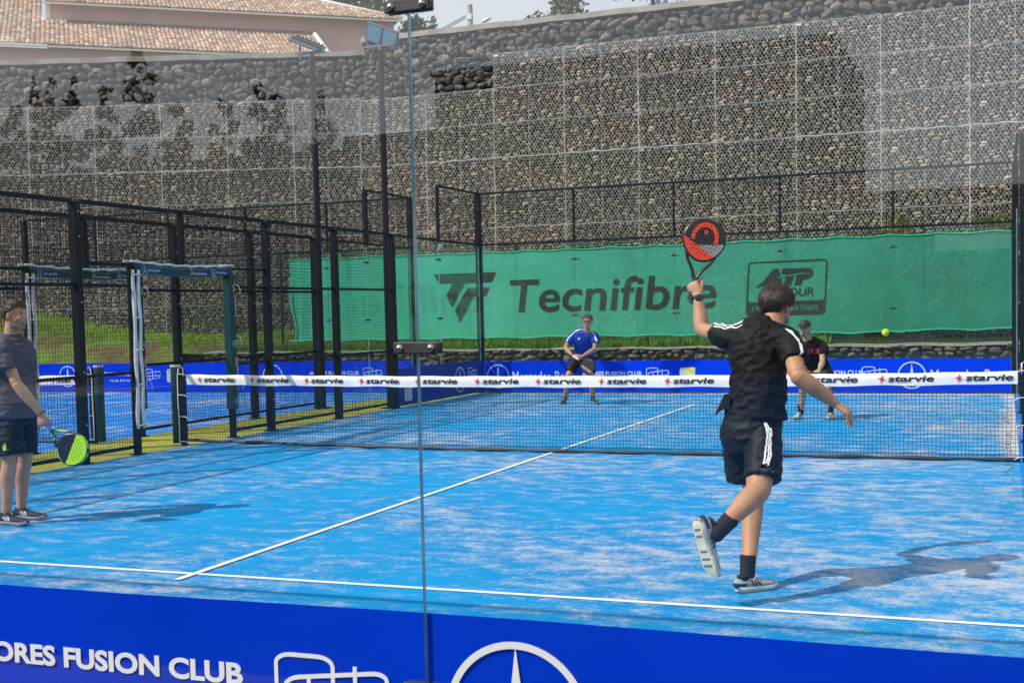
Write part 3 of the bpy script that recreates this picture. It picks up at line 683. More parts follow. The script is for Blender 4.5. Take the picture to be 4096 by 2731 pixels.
drape(poly_mesh([[(.10, 1.99), (.45, 2.10), (.62, 2.115), (.62, 2.15), (.3, 2.14)]]), 0, 0, 'swoosh')
o = drape(subdiv(poly_mesh([[(.55, 2.20), (1.05, 2.27), (1.3, 2.24), (1.08, 2.25), (.6, 2.185)]]), 2), 0, 0, 'player_stroke', -.016); o.data.materials.clear(); o.data.materials.append(M['screen'])
drape(subdiv(text_mesh('TOUR', .66, .17, bold=.012, shear=.15), 1), .62, 1.81, 'lettering')
o = drape(subdiv(text_mesh('OFFICIAL PARTNER', 1.34, .105, bold=.012, shear=.15), 1), .03, 1.515, 'lettering', -.017); o.data.materials.clear(); o.data.materials.append(M['screen'])

cf = thing('chain_link_fence', 'dark green chain link fence standing on the low stone wall behind the screen', 'fence', (0, SY+.08, 0))
for x in (-14.1, -11.1, -8.1, -5.15, -2.18, .75, 3.39, 6.3):
    b = MB(); b.tube([(x, 0, .8), (x, 0, 3.12)], .032, 8); b.ell((x, 0, 3.12), (.036, .036, .02), nu=8, nv=4); b.build('post', M['post_green'], cf)
b = MB(); x0, x1, z0, z1 = -14.1, 6.3, .86, 3.05; H_ = z1-z0; s = .062; k = int((x1-x0+H_)/s)
for i in range(k):
    for d in (1, -1):
        a = x0-H_+i*s if d == 1 else x0+i*s
        xa, xb = (a, a+H_) if d == 1 else (a, a-H_)
        za, zb = z0, z1
        lo, hi = x0, x1
        def cl(xq): return min(max(xq, lo), hi)
        if d == 1:
            ta = (cl(xa)-a)/H_; tb = (cl(xb)-a)/H_
        else:
            ta = (a-cl(xa))/H_; tb = (a-cl(xb))/H_
        if tb-ta < .02 or ta < 0 or a-(H_ if d == -1 else 0) > hi and d == 1: continue
        b.tube([(a+d*H_*ta, .003*d, z0+H_*ta), (a+d*H_*tb, .003*d, z0+H_*tb)], .0022, 3, False)
b.tube([(x0, 0, z1), (x1, 0, z1)], .006, 5); b.tube([(x0, 0, z0), (x1, 0, z0)], .006, 5)
b.build('chain_link', M['chain'], cf)

# ------------------------------------------------------------------ stones
def ico(sub):
    bm = bmesh.new(); bmesh.ops.create_icosphere(bm, subdivisions=sub, radius=1); vs = [v.co.copy() for v in bm.verts]; fs = [tuple(v.index for v in f.verts) for f in bm.faces]; bm.free(); return vs, fs
ICO1 = ico(1); ICO2 = ico(2)
def add_stone(b, c, r, rnd, cols, colr, rot=.25, src=ICO2, sq=.55):
    vs, fs = src; c = Vector(c); sd = rnd.random()*100
    R = Matrix.Rotation(rnd.uniform(-rot, rot), 3, 'Y') @ Matrix.Rotation(rnd.uniform(-.5, .5), 3, 'X'); out = []
    planes = [(Vector((rnd.gauss(0, 1), rnd.gauss(0, 1), rnd.gauss(0, 1))).normalized(), rnd.uniform(.5, .88)) for _ in range(8)]
    for v in vs:
        # blocky, with knocked-off facets
        p = Vector([math.copysign(abs(q)**sq, q) for q in v]); p *= .82
        for nn, dd in planes:
            e = p.dot(nn)-dd
            if e > 0: p = p - nn*e
        k = 1+.2*noise.noise(v*1.3+Vector((sd, 0, 0)))
        out.append(c + R @ Vector((p.x*r[0]*k, p.y*r[1]*k, p.z*r[2]*k)))
    b.add(out, fs); cols += [colr]*len(vs)
def basalt(rnd, d=0):
    g = rnd.choice([.10, .14, .17, .2, .25, .32, .13, .18]); t = rnd.random()
    if t < .18: return (g*1.22+d, g*.98+d, g*.82+d)
    if t < .35: return (g*.98+d, g+d, g*.88+d)
    return (g*1.06+d, g+d, g*.93+d)
# low rubble wall under the chain-link fence: every face stone is its own part
rnd = random.Random(3)
lw = thing('stone_wall', 'low wall of rounded grey stones behind the far blue banner', 'stone wall', (0, 11.9, 0))
b = MB(); b.box((-13, .06, -.02), (6.4, .5, .775)); b.build('core', M['mortar'], lw)
z = .0
rowz = [(.09, .10), (.27, .10), (.42, .07), (.53, .062), (.635, .06), (.735, .058)]
def rubble_rows(x0, x1, rows, wmin, wmax, yf, rnd, parent, name, matn, yfun=None, dyr=.03, limit=300, colf=basalt, depth=.12):
    """stone courses: each stone one part until the limit, the rest one 'stuff' part"""
    all_ = []
    for zc, hh in rows:
        x = x0+rnd.uniform(0, .1)
        while x < x1:
            wd = rnd.uniform(wmin, wmax); hz = hh*rnd.uniform(.85, 1.12)
            all_.append((x+wd/2, zc+rnd.uniform(-.03, .03)*hh/.13, wd/2*1.06, hz)); x += wd*.985
    return all_
stones = rubble_rows(-12.9, 6.3, rowz, .12, .34, 0, rnd, lw, 'stone', 'stone')
vis = sorted([q for q in stones if q[1] > .57 and -10 < q[0] < 5.2], key=lambda q: -q[2]*q[3]); rest = [q for q in stones if q not in vis]
for i, q in enumerate(vis[:290]):
    b = MB(); cols = []; add_stone(b, (0, 0, 0), (q[2], .16, q[3]), rnd, cols, basalt(rnd, .05)); me = b.mesh('stone', M['stone'], True); set_tint(me, cols)
    link('stone', me, lw, None, (q[0], .07+rnd.uniform(-.02, .02), q[1]))
b = MB(); cols = []
for q in rest+vis[290:]: add_stone(b, (q[0], .08, q[1]), (q[2], .16, q[3]), rnd, cols, basalt(rnd, .05), src=ICO1)
me = b.mesh('small_stones', M['stone'], True); set_tint(me, cols); o = link('small_stones', me, lw); o['kind'] = 'stuff'
b = MB(); b.add([(-13+i*.3, y, z_+.012*math.sin(i*1.3)) for i in range(65) for (y, z_) in ((-.02, .785), (-.01, .812), (.5, .83), (.5, .785))],
    [(i*4+j, (i+1)*4+j, (i+1)*4+(j+1) % 4, i*4+(j+1) % 4) for i in range(64) for j in range(4)]); b.build('capping', M['concrete'], lw)

# ------------------------------------------------------------------ the bank behind: terrain with grass
def hgt(x, y):
    if y < 12.3: return -.02
    f = min(1, (y-12.3)/2.2); base = .80 + .30*f*f*(3-2*f)
    lf = min(1, max(0, (-17.5-x)/5.0)); lf = lf*lf*(3-2*lf)
    g = base + lf*(.75*min(1, max(0, (y-12.3)/1.8)))+.06*noise.noise(Vector((x*.6, y*.6, 0)))
    if x < -14.2: g = min(g, .02+(y-12.36)*1.1)
    return g
b = MB(); nx, ny = 110, 30; vs = []
X0, X1, Y0, Y1 = -34, 16, 12.36, 22.5
for j in range(ny+1):
    for i in range(nx+1):
        x = X0+(X1-X0)*i/nx; y = Y0+(Y1-Y0)*j/ny; vs.append((x, y, hgt(x, y)+.03*noise.noise(Vector((x*2, y*2, 3)))))
b.add(vs, [(j*(nx+1)+i, j*(nx+1)+i+1, (j+1)*(nx+1)+i+1, (j+1)*(nx+1)+i) for j in range(ny) for i in range(nx)])
M['bank'] = mat('bank_soil_and_grass', (.11, .062, .028), .95, c2=(.11, .19, .02), scale=1.1, mixlo=.42, mixhi=.58, bump=.8, bscale=10)
bank = tag(b.build('grass_bank', M['bank'], None, True), kind='structure')
rnd = random.Random(11); b = MB(); cols = []
def blade(x, y, z, h, wd, c):
    a = rnd.uniform(0, PI); dx, dy = math.cos(a)*wd, math.sin(a)*wd; lx, ly = rnd.uniform(-.4, .4)*h, rnd.uniform(-.4, .4)*h
    b.add([(x-dx, y-dy, z), (x+dx, y+dy, z), (x+lx*.4+dx*.6, y+ly*.4+dy*.6, z+h*.6), (x+lx, y+ly, z+h)], [(0, 1, 2), (0, 2, 3)]); cols.extend([c]*4)
k = 0
while k < 42000:
    x = rnd.uniform(-24, 5.5); y = rnd.uniform(12.45, 16.5) if rnd.random() < .72 else rnd.uniform(16.5, 19.5)
    nn = noise.noise(Vector((x*.5, y*.8, 7)))
    if x < -13 and y < 13.9+1.2*nn+.3*math.sin(x) and rnd.random() < .85: continue
    if k < 5200: x = rnd.uniform(-12.5, 1.6); y = rnd.uniform(12.1, 12.5); g = rnd.uniform(.8, 1.2); blade(x, y, .80, rnd.uniform(.12, .26), rnd.uniform(.008, .014), (.17*g, .32*g, .03*g)); k += 1; continue
    if x > 1.2 and y < 14 and rnd.random() < .6: k += 1; continue
    g = rnd.uniform(.75, 1.25)*(1+.5*nn)
    c = (.27*g, .44*g, .04*g) if rnd.random() < .8 else (.26*g, .26*g, .06*g)
    blade(x, y, hgt(x, y)-.02, rnd.uniform(.06, .16), rnd.uniform(.008, .016), c); k += 1
me = b.mesh('grass', M['leaf']); set_tint(me, cols); o = link('grass', me); o['kind'] = 'stuff'; o['label'] = 'bright green grass growing on the bank'; o['category'] = 'grass'

# leaf clump builder for shrubs and trees
def leaves(b, cols, blobs, n, size, rnd, base, dark=.55, squash=1.0):
    tot = sum(r[0]*r[1]*r[2] for c, r in blobs)
    for c, r in blobs:
        m_ = max(8, int(n*(r[0]*r[1]*r[2])/tot))
        clumps = [(Vector((rnd.gauss(0, .5), rnd.gauss(0, .5), rnd.gauss(0, .45))), rnd.uniform(.7, 1.3)) for _ in range(max(3, m_//24))]
        for i in range(m_):
            cp, tone = rnd.choice(clumps)
            p = cp + Vector((rnd.gauss(0, .17), rnd.gauss(0, .17), rnd.gauss(0, .15)))
            if p.length > 1.15: p = p.normalized()*rnd.uniform(.8, 1.1)
            q = Vector(c)+Vector((p.x*r[0], p.y*r[1], p.z*r[2]))
            a = Vector((rnd.gauss(0, 1), rnd.gauss(0, 1), rnd.gauss(0, .6))).normalized(); u = a.orthogonal().normalized(); v_ = a.cross(u)
            s = size*rnd.uniform(.6, 1.3); g = tone*rnd.uniform(.75, 1.25)
            b.add([q-u*s*.5, q+v_*s*.3, q+u*s*.6, q-v_*s*.3], [(0, 1, 2, 3)]); cols.extend([(base[0]*g, base[1]*g, base[2]*g)]*4)
def tree(name, label, cat, loc, h, blobs, n, size, base, rnd, grp=None, tr=.12, limbs=True):
    t = thing(name, label, cat, loc, grp)
    b = MB(); b.tube([(0, 0, 0), (tr*.6, 0, h*.35), (-tr*.3, tr*.4, h*.7)], [tr, tr*.75, tr*.4], 8)
    if limbs:
        for c, r in blobs:
            s0 = (tr*.4, 0, h*rnd.uniform(.3, .6)); b.tube([s0, ((s0[0]+c[0])/2, (s0[1]+c[1])/2, (s0[2]+c[2])/2+.05*h), c], [tr*.5, tr*.35, tr*.12], 5)
    b.build('trunk', M['bark'], t, True)
    b = MB(); cols = []; leaves(b, cols, blobs, n, size, rnd, base); me = b.mesh('crown', M['leaf']); set_tint(me, cols); link('crown', me, t)
    return t
rnd = random.Random(5)
# shrubs against the gabions on the right, dark hedge behind the chain link
tree('shrub', 'yellow green shrub above the screen, just left of the post shadow', 'shrub', (2.3, 16.6, 1.05), 2.2, [((-.3, 0, 1.75), (.55, .5, .45)), ((.35, .1, 2.05), (.5, .5, .6)), ((-.9, 0, 1.6), (.4, .4, .35)), ((0, 0, 1.0), (1.0, .5, .7))], 2600, .10, (.13, .17, .012), rnd, 'shrubs in front of the gabion wall', .05)
tree('shrub', 'yellow green shrub at the far right above the screen beside the corner post', 'shrub', (4.75, 16.6, 1.05), 2.2, [((-.1, 0, 2.0), (.55, .5, .5)), ((.5, .1, 2.3), (.5, .5, .5)), ((-.8, 0, 1.7), (.35, .4, .25)), ((0, 0, 1.0), (1.0, .5, .7))], 2600, .10, (.13, .17, .012), rnd, 'shrubs in front of the gabion wall', .05)
b = MB(); cols = []
leaves(b, cols, [((1.5+i*.62, 13.5+.12*math.sin(i), 1.15), (.5, .35, .36)) for i in range(8)], 6000, .07, rnd, (.03, .05, .012))
me = b.mesh('hedge_foliage', M['leaf']); set_tint(me, cols)
hd = thing('hedge', 'low dark hedge behind the chain link fence under the right part of the screen', 'hedge', (3.5, 13.5, .8)); wl(hd, me, 'foliage', None)

# ------------------------------------------------------------------ gabion walls
def gabion_variant(seed, wd=2.0, h=1.0):  # flat stones stacked in courses
    rnd = random.Random(seed); b = MB(); cols = []
    b.box((.0, .10, .0), (wd, .9, h)); cols += [(.02, .02, .018)]*8
    z = .02
    while z < h-.03:
        hh = rnd.uniform(.06, .115); x = rnd.uniform(-.08, 0)
        while x < wd-.02:
            sw = rnd.uniform(.09, .29); 
            if rnd.random() < .12: x += .03
            cx = min(max(x+sw/2, .04), wd-.04)
            add_stone(b, (cx, .05+rnd.uniform(-.025, .04), min(z+hh/2+rnd.uniform(-.012, .012), h-.03)), (sw/2*1.02, .09, hh/2*rnd.uniform(.85, 1.15)), rnd, cols,
                      basalt(rnd, .02) if rnd.random() > .10 else (.40, .37, .33), .22, ICO1, .62); x += sw
        z += hh*.93
    me = b.mesh('basket', M['gstone']); set_tint(me, cols); return me
GV = [gabion_variant(100+i) for i in range(7)]
def hexwire(brow=False, bcol=False, wd=2.0, h=1.0, a=.052, r=.0047):
    b = MB(); rnd = random.Random(1)
    dx = a*math.sqrt(3); dz = a*1.5; nx = int(wd/dx)+1; nz = int(h/dz)+1
    def P(x, z): return (min(max(x, 0), wd), -.055+.012*math.sin(x*5+z*3), min(max(z, 0), h))
    for j in range(nz+1):
        for i in range(nx+1):
            cx = i*dx+(dx/2 if j % 2 else 0); cz = j*dz
            q = [(cx, cz+a), (cx+dx/2, cz+a/2), (cx+dx/2, cz-a/2)]
            for p0, p1 in ((q[0], q[1]), (q[1], q[2]), ((cx-dx/2, cz+a/2), q[0])):
                A_, B_ = P(*p0), P(*p1)
                if (Vector(A_)-Vector(B_)).length > .004: b.tube([A_, B_], r, 3, False)
    fr = [P(wd*i/10, 0) for i in range(11)]
    for z_, q in ((0.003, brow), (h-.003, False)): b.tube([(wd*i/12, -.062+.006*math.sin(i*2), z_+.012*math.sin(i*1.7)) for i in range(13)], .009 if q else .0032, 5)
    for x_, q in ((0.004, bcol), (wd-.004, False)): b.tube([(x_+.014*math.sin(i*1.9), -.062, h*i/8) for i in range(9)], .010 if q else .0032, 5)
    b.tube([(wd/2+.01*math.sin(i*2.3), -.058, h*i/6) for i in range(7)], .0035, 4)
    return b.mesh('wire_mesh', M['galv'])
HW = {(p, q): hexwire(p, q) for p in (False, True) for q in (False, True)}
def gabion_wall(label, P0, ang, ncol, rows, z0, step, rnd, dirn, pitch=1.98):
    """rows: list of (number of baskets to skip at the P0 end, number of baskets) from the ground up"""
    t = thing('gabion_wall', label, 'gabion wall', (P0[0], P0[1], z0)); t.rotation_euler = (0, 0, ang)
    for j, (s0, nn) in enumerate(rows):
        off = (j % 2)*0
        for i in range(s0, s0+nn):
            x = (i*pitch + off) if dirn > 0 else (-(i+1)*pitch + off)
            o = link('basket', rnd.choice(GV), t, None, (x, j*.02+rnd.uniform(-.015, .015), j*step+rnd.uniform(-.008, .008))); o.scale = (pitch/2, 1, step*1.0)
            if rnd.random() < .5: pass
            w_ = link('wire_mesh', HW[(z0+j*step > 5.9 and z0+j*step < 6.5) or rnd.random() < .04, i % 2 == 0 and rnd.random() < .6], o, None, (0, 0, 0))
    return t
rnd = random.Random(21)
SX, SYW = -12.90, 20.0
gabion_wall('right gabion wall of brown and grey stones in wire baskets behind the screen', (SX, SYW), 0, 10, [(0, 10)]*9 + [(2, 8), (8, 2)], -.88, .98, rnd, 1, 2.12)
gabion_wall('left gabion wall of stone filled wire baskets behind the grass bank', (SX, SYW), math.radians(20), 9, [(0, 10)]*8, .0, 1.0, rnd, -1)

# rubble retaining wall above the gabions, cap on top
def rubble_wall(label, P0, ang, L, z0, ztops, dirn, rnd, limit=300, xvis=(0, 99)):
    t = thing('rubble_wall', label, 'stone wall', (P0[0], P0[1], 0)); t.rotation_euler = (0, 0, ang)
    H = ztops
    b = MB(); x0, x1 = (0, L) if dirn > 0 else (-L, 0)
    b.box((x0, .16, z0-1.2), (x1, .9, H-.02)); b.build('core', M['dark_core'], t)
    z = z0-.1; S = []
    while z < H-.05:
        hh = rnd.uniform(.13, .22); x = x0
        while x < x1:
            wd = rnd.uniform(.13, .42); big = rnd.random() < .16
            S.append((x+wd/2, z+hh/2+rnd.uniform(-.07, .07), wd/2*1.22, hh/2*rnd.uniform(1.15, 1.55)*(1.2 if big else 1))); x += wd*.92
        z += hh*.95
    S = [s for s in S if s[1]+s[3] < H+.05]
    S.sort(key=lambda s: -s[2]*s[3]*(1 if s[1] > z0+.05 else .2)); 
    for s in S[:limit]:
        b = MB(); cols = []; add_stone(b, (0, 0, 0), (s[2], .17, s[3]), rnd, cols, basalt(rnd, .0), .6, ICO2, rnd.uniform(.55, .8)); me = b.mesh('stone', M['stone']); set_tint(me, cols)
        link('stone', me, t, None, (s[0], .08+rnd.uniform(-.04, .04), s[1]))
    b = MB(); cols = []
    for s in S[limit:]: add_stone(b, (s[0], .1+rnd.uniform(-.03, .03), s[1]), (s[2], .16, s[3]), rnd, cols, basalt(rnd, -.01), .6, ICO2, rnd.uniform(.55, .8))
    if b.v:
        me = b.mesh('small_stones', M['stone']); set_tint(me, cols); o = link('small_stones', me, t); o['kind'] = 'stuff'
    b = MB(); n = int(L/.5)
    vs = [(x0+(x1-x0)*i/n, y, zz+.012*math.sin(i*1.7+y)) for i in range(n+1) for (y, zz) in ((-.03, H-.02), (-.04, H+.13), (.95, H+.16), (.95, H-.02))]
    b.add(vs, [(i*4+j, (i+1)*4+j, (i+1)*4+(j+1) % 4, i*4+(j+1) % 4) for i in range(n) for j in range(4)]+[(0, 1, 2, 3), (n*4+3, n*4+2, n*4+1, n*4)])
    b.build('coping', M['concrete'], t)
    return t
rnd = random.Random(31)
rubble_wall('dark rubble stone wall with pale coping above the right gabions', (SX-.1, SYW+.45), 0, 19.0, 7.2, 9.73, 1, rnd)
rubble_wall('dark rubble stone wall with pale coping above the left gabions, below the tiled roofs', (SX, SYW+.46), math.radians(20), 17, 7.9, 9.35, -1, rnd)
# weeds rooted in the wall joints
for i, (x, z, s) in enumerate(((-4.4, 9.0, .35), (-4.7, 8.6, .25), (.1, 8.85, .3), (1.0, 8.95, .25), (-2.3, 9.3, .2), (3.2, 9.6, .42), (-1.2, 9.0, .2))):
    b = MB(); cols = []; leaves(b, cols, [((0, 0, 0), (s*1.2, .12, s)), ((s*.5, 0, -s*.8), (s*.5, .1, s*.5))], 170, .06, rnd, (.12, .17, .02)); b.tube([(0, .1, -s*.5), (0, 0, 0)], .008, 4); cols += [(.08, .1, .03)]*8
    me = b.mesh('weed', M['leaf']); set_tint(me, cols)
    o = link('weed', me, None, None, (x, SYW+.33, z)); tag(o, ['leafy green weed hanging from the rubble wall near its middle', 'thin weed growing below the leafy one in the rubble wall', 'yellowish weed low in the rubble wall above the gabion edge', 'small pale weed on the rubble wall joint right of the yellowish one', 'tiny weed high on the rubble wall', 'green weed tuft at the top right end of the rubble wall', 'small weed left of the yellowish one at the gabion edge'][i], 'weed', 'weeds growing from the stone wall')

# ------------------------------------------------------------------ upper terrace, house, trees, pole
b = MB(); vs = []; nx, ny = 24, 18
for j in range(ny+1):
    for i in range(nx+1):
        x = -110+(190)*i/nx; y = 21.0+ (0 if j == 0 else 120*(j/ny)**1.3); 
        edge = 21.0 if x > SX else 21.0+math.tan(math.radians(20))*(x-SX)
        yy = edge+(y-21.0); vs.append((x, yy, 9.2+.05*(y-21.0)+.3*noise.noise(Vector((x*.1, y*.1, 0)))*(0 if j < 2 else 1)))
b.add(vs, [(j*(nx+1)+i, j*(nx+1)+i+1, (j+1)*(nx+1)+i+1, (j+1)*(nx+1)+i) for j in range(ny) for i in range(nx)])
tag(b.build('upper_terrace', M['bank'], None, True), kind='structure')

HA = math.radians(40); hd_, hn = Vector((math.cos(HA), math.sin(HA), 0)), Vector((math.sin(HA), -math.cos(HA), 0))
house = thing('tiled_house', 'pink walled house with two tiers of weathered clay tile roof on the terrace', 'house', (-42.9, 42, 0)); house.rotation_euler = (0, 0, HA)
# local: +X along facade, -Y toward the camera
def hb(name, m_, fn): b = MB(); fn(b); return b.build(name, m_, house)
hb('upper_wall', M['pinkwall'], lambda b: b.box((-.0, 0, 12), (18.9, 14, 18.72)))
hb('lower_wall', M['pinkwall'], lambda b: b.box((-24, -4.4, 10), (14.0, -.03, 15.4)))
hb('corner_trim', M['whitetrim'], lambda b: b.box((-.25, -.06, 12), (-.01, .4, 19.3)))
def tile_roof(name, poly, x0, x1, y0, z0, y1, z1, rnd, cut=None, indiv=None):
    """barrel tiles on the plane through (y0,z0) eave and (y1,z1) top"""
    sl = Vector((0, y1-y0, z1-z0)); L = sl.length; s = sl.normalized(); nrm = Vector((0, -s.z, s.y)) if s.y > 0 else Vector((0, s.z, -s.y))
    rf = MB(); rf.add([(x0, y0, z0), (x1, y0, z0), (x1, y1, z1), (x0, y1, z1)], [(0, 1, 2, 3)])
    b = MB(); cols = []; tw = .235; tl = .42; nx = int((x1-x0)/tw); ny = int(L/(tl*.85))
    for i in range(nx):
        xa = x0+i*tw
        for j in range(ny):
            o = Vector((xa+tw/2, y0, z0))+s*(j*tl*.85)
            if cut and not cut(xa+tw/2, o.y): continue
            g = rnd.uniform(.7, 1.25); pick = rnd.random()
            c = (.50*g, .30*g, .20*g) if pick < .5 else ((.58*g, .46*g, .36*g) if pick < .85 else (.30*g, .22*g, .17*g))
            if noise.noise(Vector((xa*.35, j*.3, 2))) > .25: c = tuple(q*.75+.07 for q in c)
            e = s*tl; up = nrm*.02*(1); r = tw*.52; vs = []
            for q, lift in ((o, .03), (o+e, .0)):
                for a in (0, 45, 90, 135, 180):
                    t_ = math.radians(a); vs.append(q+Vector((r*math.cos(t_), 0, 0))+nrm*(lift+r*.75*math.sin(t_)))
            b.add(vs, [(k, k+1, k+6, k+5) for k in range(4)] + [(0, 1, 2, 3, 4)]); cols.extend([c]*10)
    me = b.mesh(name, M['tile'], True); set_tint(me, cols); o = link(name, me, house); o['kind'] = 'stuff'; return o
rnd = random.Random(41)
tile_roof('lower_roof_tiles', None, -24, 14.2, -5.0, 15.45, 6.0, 20.51, rnd, cut=lambda x, y: y < -.1 or x < -.5)
tile_roof('upper_roof_tiles', None, -.3, 19.2, -.75, 18.6, 7.5, 22.2, rnd, cut=lambda x, y: x < 19.2-(y+.75)*.97)
b = MB(); b.add([(19.1, -.75, 18.6), (19.1, 15, 18.6), (11.1, 7.5, 22.2)], [(0, 1, 2)]); b.add([(19.1, 15, 18.6), (-.3, 15, 18.6), (-.3, 7.5, 22.2), (11.1, 7.5, 22.2)], [(0, 1, 2, 3)]); me = b.mesh('rear_roof', M['tile']); set_tint(me, [(.35, .19, .12)]*7); link('rear_roof', me, house)
b = MB(); b.tube([(14.1, -.1, 17.85), (14.1, -5.0, 15.55)], .13, 6); b.tube([(11.1, 7.5, 22.25), (19.2, -.75, 18.72)], .12, 6); b.tube([(-.3, 7.5, 22.3), (11.1, 7.5, 22.3)], .12, 6); b.build('ridge_mortar', M['whitetrim'], house, True)
b = MB(); b.box((-24, -5.10, 15.32), (14.2, -5.02, 15.42)); b.box((-.4, -.84, 18.48), (19.3, -.77, 18.57)); b.build('eave_trim', M['whitetrim'], house)

tree('tree', 'loose olive green tree behind the right end of the tiled roof', 'tree', (-33.0, 62, 11), 11, [((-2.2, 0, 11.2), (1.6, 1.4, 1.5)), ((0.2, 0, 10.8), (1.8, 1.4, 1.4)), ((2.0, .5, 9.4), (1.3, 1.2, 1.2)), ((3.4, .5, 8.4), (1.0, .9, .9)), ((-.6, 0, 12.6), (1.8, 1, 1.2))], 3000, .34, (.08, .10, .03), rnd, 'trees on the upper terrace', .18)
tree('tree', 'small olive tree top above the wall coping near the utility pole', 'tree', (-11.4, 33, 9.8), 4, [((-.1, 0, 2.6), (.9, .8, .7)), ((.8, 0, 3.4), (.8, .8, .6)), ((1.4, 0, 2.6), (.6, .6, .5))], 1600, .17, (.09, .11, .03), rnd, 'trees on the upper terrace', .1)
tree('tree', 'broad dark tree canopy at the top edge above the stone wall', 'tree', (-7.6, 34, 9.8), 5.5, [((-1.2, 0, 4.4), (1.3, 1.4, .7)), ((.6, 0, 4.3), (1.6, 1.4, .8)), ((2.4, 0, 4.6), (1.3, 1.2, .7)), ((.4, 0, 5.4), (2.0, 1.4, .8))], 5200, .15, (.022, .032, .015), rnd, 'trees on the upper terrace', .2)
tree('tree', 'bare topped young tree rising left of the utility pole', 'tree', (-15.0, 31, 9.6), 3.2, [((-.2, 0, 2.55), (.25, .2, .4)), ((.2, 0, 2.3), (.25, .2, .25)), ((.9, 0, 2.2), (.4, .3, .2))], 240, .12, (.07, .09, .03), rnd, 'trees on the upper terrace', .04)
up = thing('utility_pole', 'concrete utility pole with wires and a small street lamp above the wall', 'utility pole', (-13.46, 30, 9.6))
b = MB(); b.tube([(0, 0, 0), (0, 0, 3.3)], [.14, .09], 8); b.build('pole', M['concrete'], up)
b = MB(); b.tube([(.05, 0, 2.2), (.35, -.1, 2.5), (.55, -.1, 2.62)], .02, 5); b.build('lamp_arm', M['galv'], up)
b = MB(); b.ell((.68, -.1, 2.66), (.22, .09, .06), Matrix.Rotation(math.radians(-20), 3, 'Y'), 10, 6); b.build('lamp_head', M['whitetrim'], up, True)
b = MB(); b.box((-.1, -.13, 2.75), (.1, -.09, 2.95)); b.build('bracket', M['galv'], up)
for dz, x_, y_, z_ in ((0, -14, 14, -.6), (.08, -14, 14.4, -.5)):
    b = MB(); b.tube([(-.05+x_*k/14, -.1+(y_)*k/14*.6, 2.85+dz+z_*k/14-.9*math.sin(PI*k/14)*.5) for k in range(15)], .018, 4, False); b.build('wire', M['rail_dark'], up)
# ------------------------------------------------------------------ what stands behind the camera and shows faintly in the near glass
cb = thing('clubhouse', 'dark clad clubhouse behind the camera, only mirrored in the glass', 'building', (-4, -39, 0))
M['dark_clad'] = mat('dark_timber_cladding', (.03, .026, .022), .9, c2=(.045, .04, .035), scale=2)
b = MB(); b.box((-9.53+4, -6, 0), (1.05+4, 1, 8.0)); b.box((-12.4+4, -6, 0), (-9.54+4.0, 1, 6.6)); b.box((-70+4, -6, 0), (-12.41+4.0, .8, 6.3)); b.box((1.06+4, -6, 0), (14+4, .9, 4.3)); b.build('wall', M['dark_clad'], cb)  # outer low wings are unseen, added to block bright low reflections in the glass
b = MB(); b.box((-9.6+4, -6.1, 8.0), (1.1+4, 1.12, 8.14)); b.build('roof', M['rail_dark'], cb)
for x_ in range(3):
    b = MB(); b.box((x_*2.9-4.6, .995, 1.0), (x_*2.9-3.0, 1.02, 2.4)); b.build('window', M['lamp_glass'], cb)
rnd = random.Random(77)
for i, (x_, z_) in enumerate(((-24.0, 8.4), (-23.1, 8.9), (-22.5, 8.75), (-21.7, 8.8), (-20.5, 8.7), (-19.1, 9.3), (-17.9, 8.0), (-16.3, 7.7), (-15.0, 8.1), (-14.4, 7.8), (-13.0, 7.6))):
    wv = .35 if i not in (5,) else .6
    tree('conifer', ['leftmost','second from the left','third from the left','fourth from the left','fifth from the left','tallest and broadest','first one right of the tallest','second one right of the tallest','third one right of the tallest','second from the right end','rightmost'][i]+' of the dark pointed trees mirrored in the near glass', 'tree', (x_, -38, 0), z_, [((0, 0, z_*.97), (.20*wv/.35, .2, .55)), ((.05, 0, z_*.9), (.42*wv/.35, .3, .45)), ((0, 0, z_*.8), (.55, .5, .55)), ((0, 0, z_*.62), (.8, .6, 1.0)), ((0, 0, z_*.35), (1.0, .7, 1.6))], 2600, .33, (.03, .04, .015), rnd, 'row of pointed trees behind the camera', .09, limbs=False)
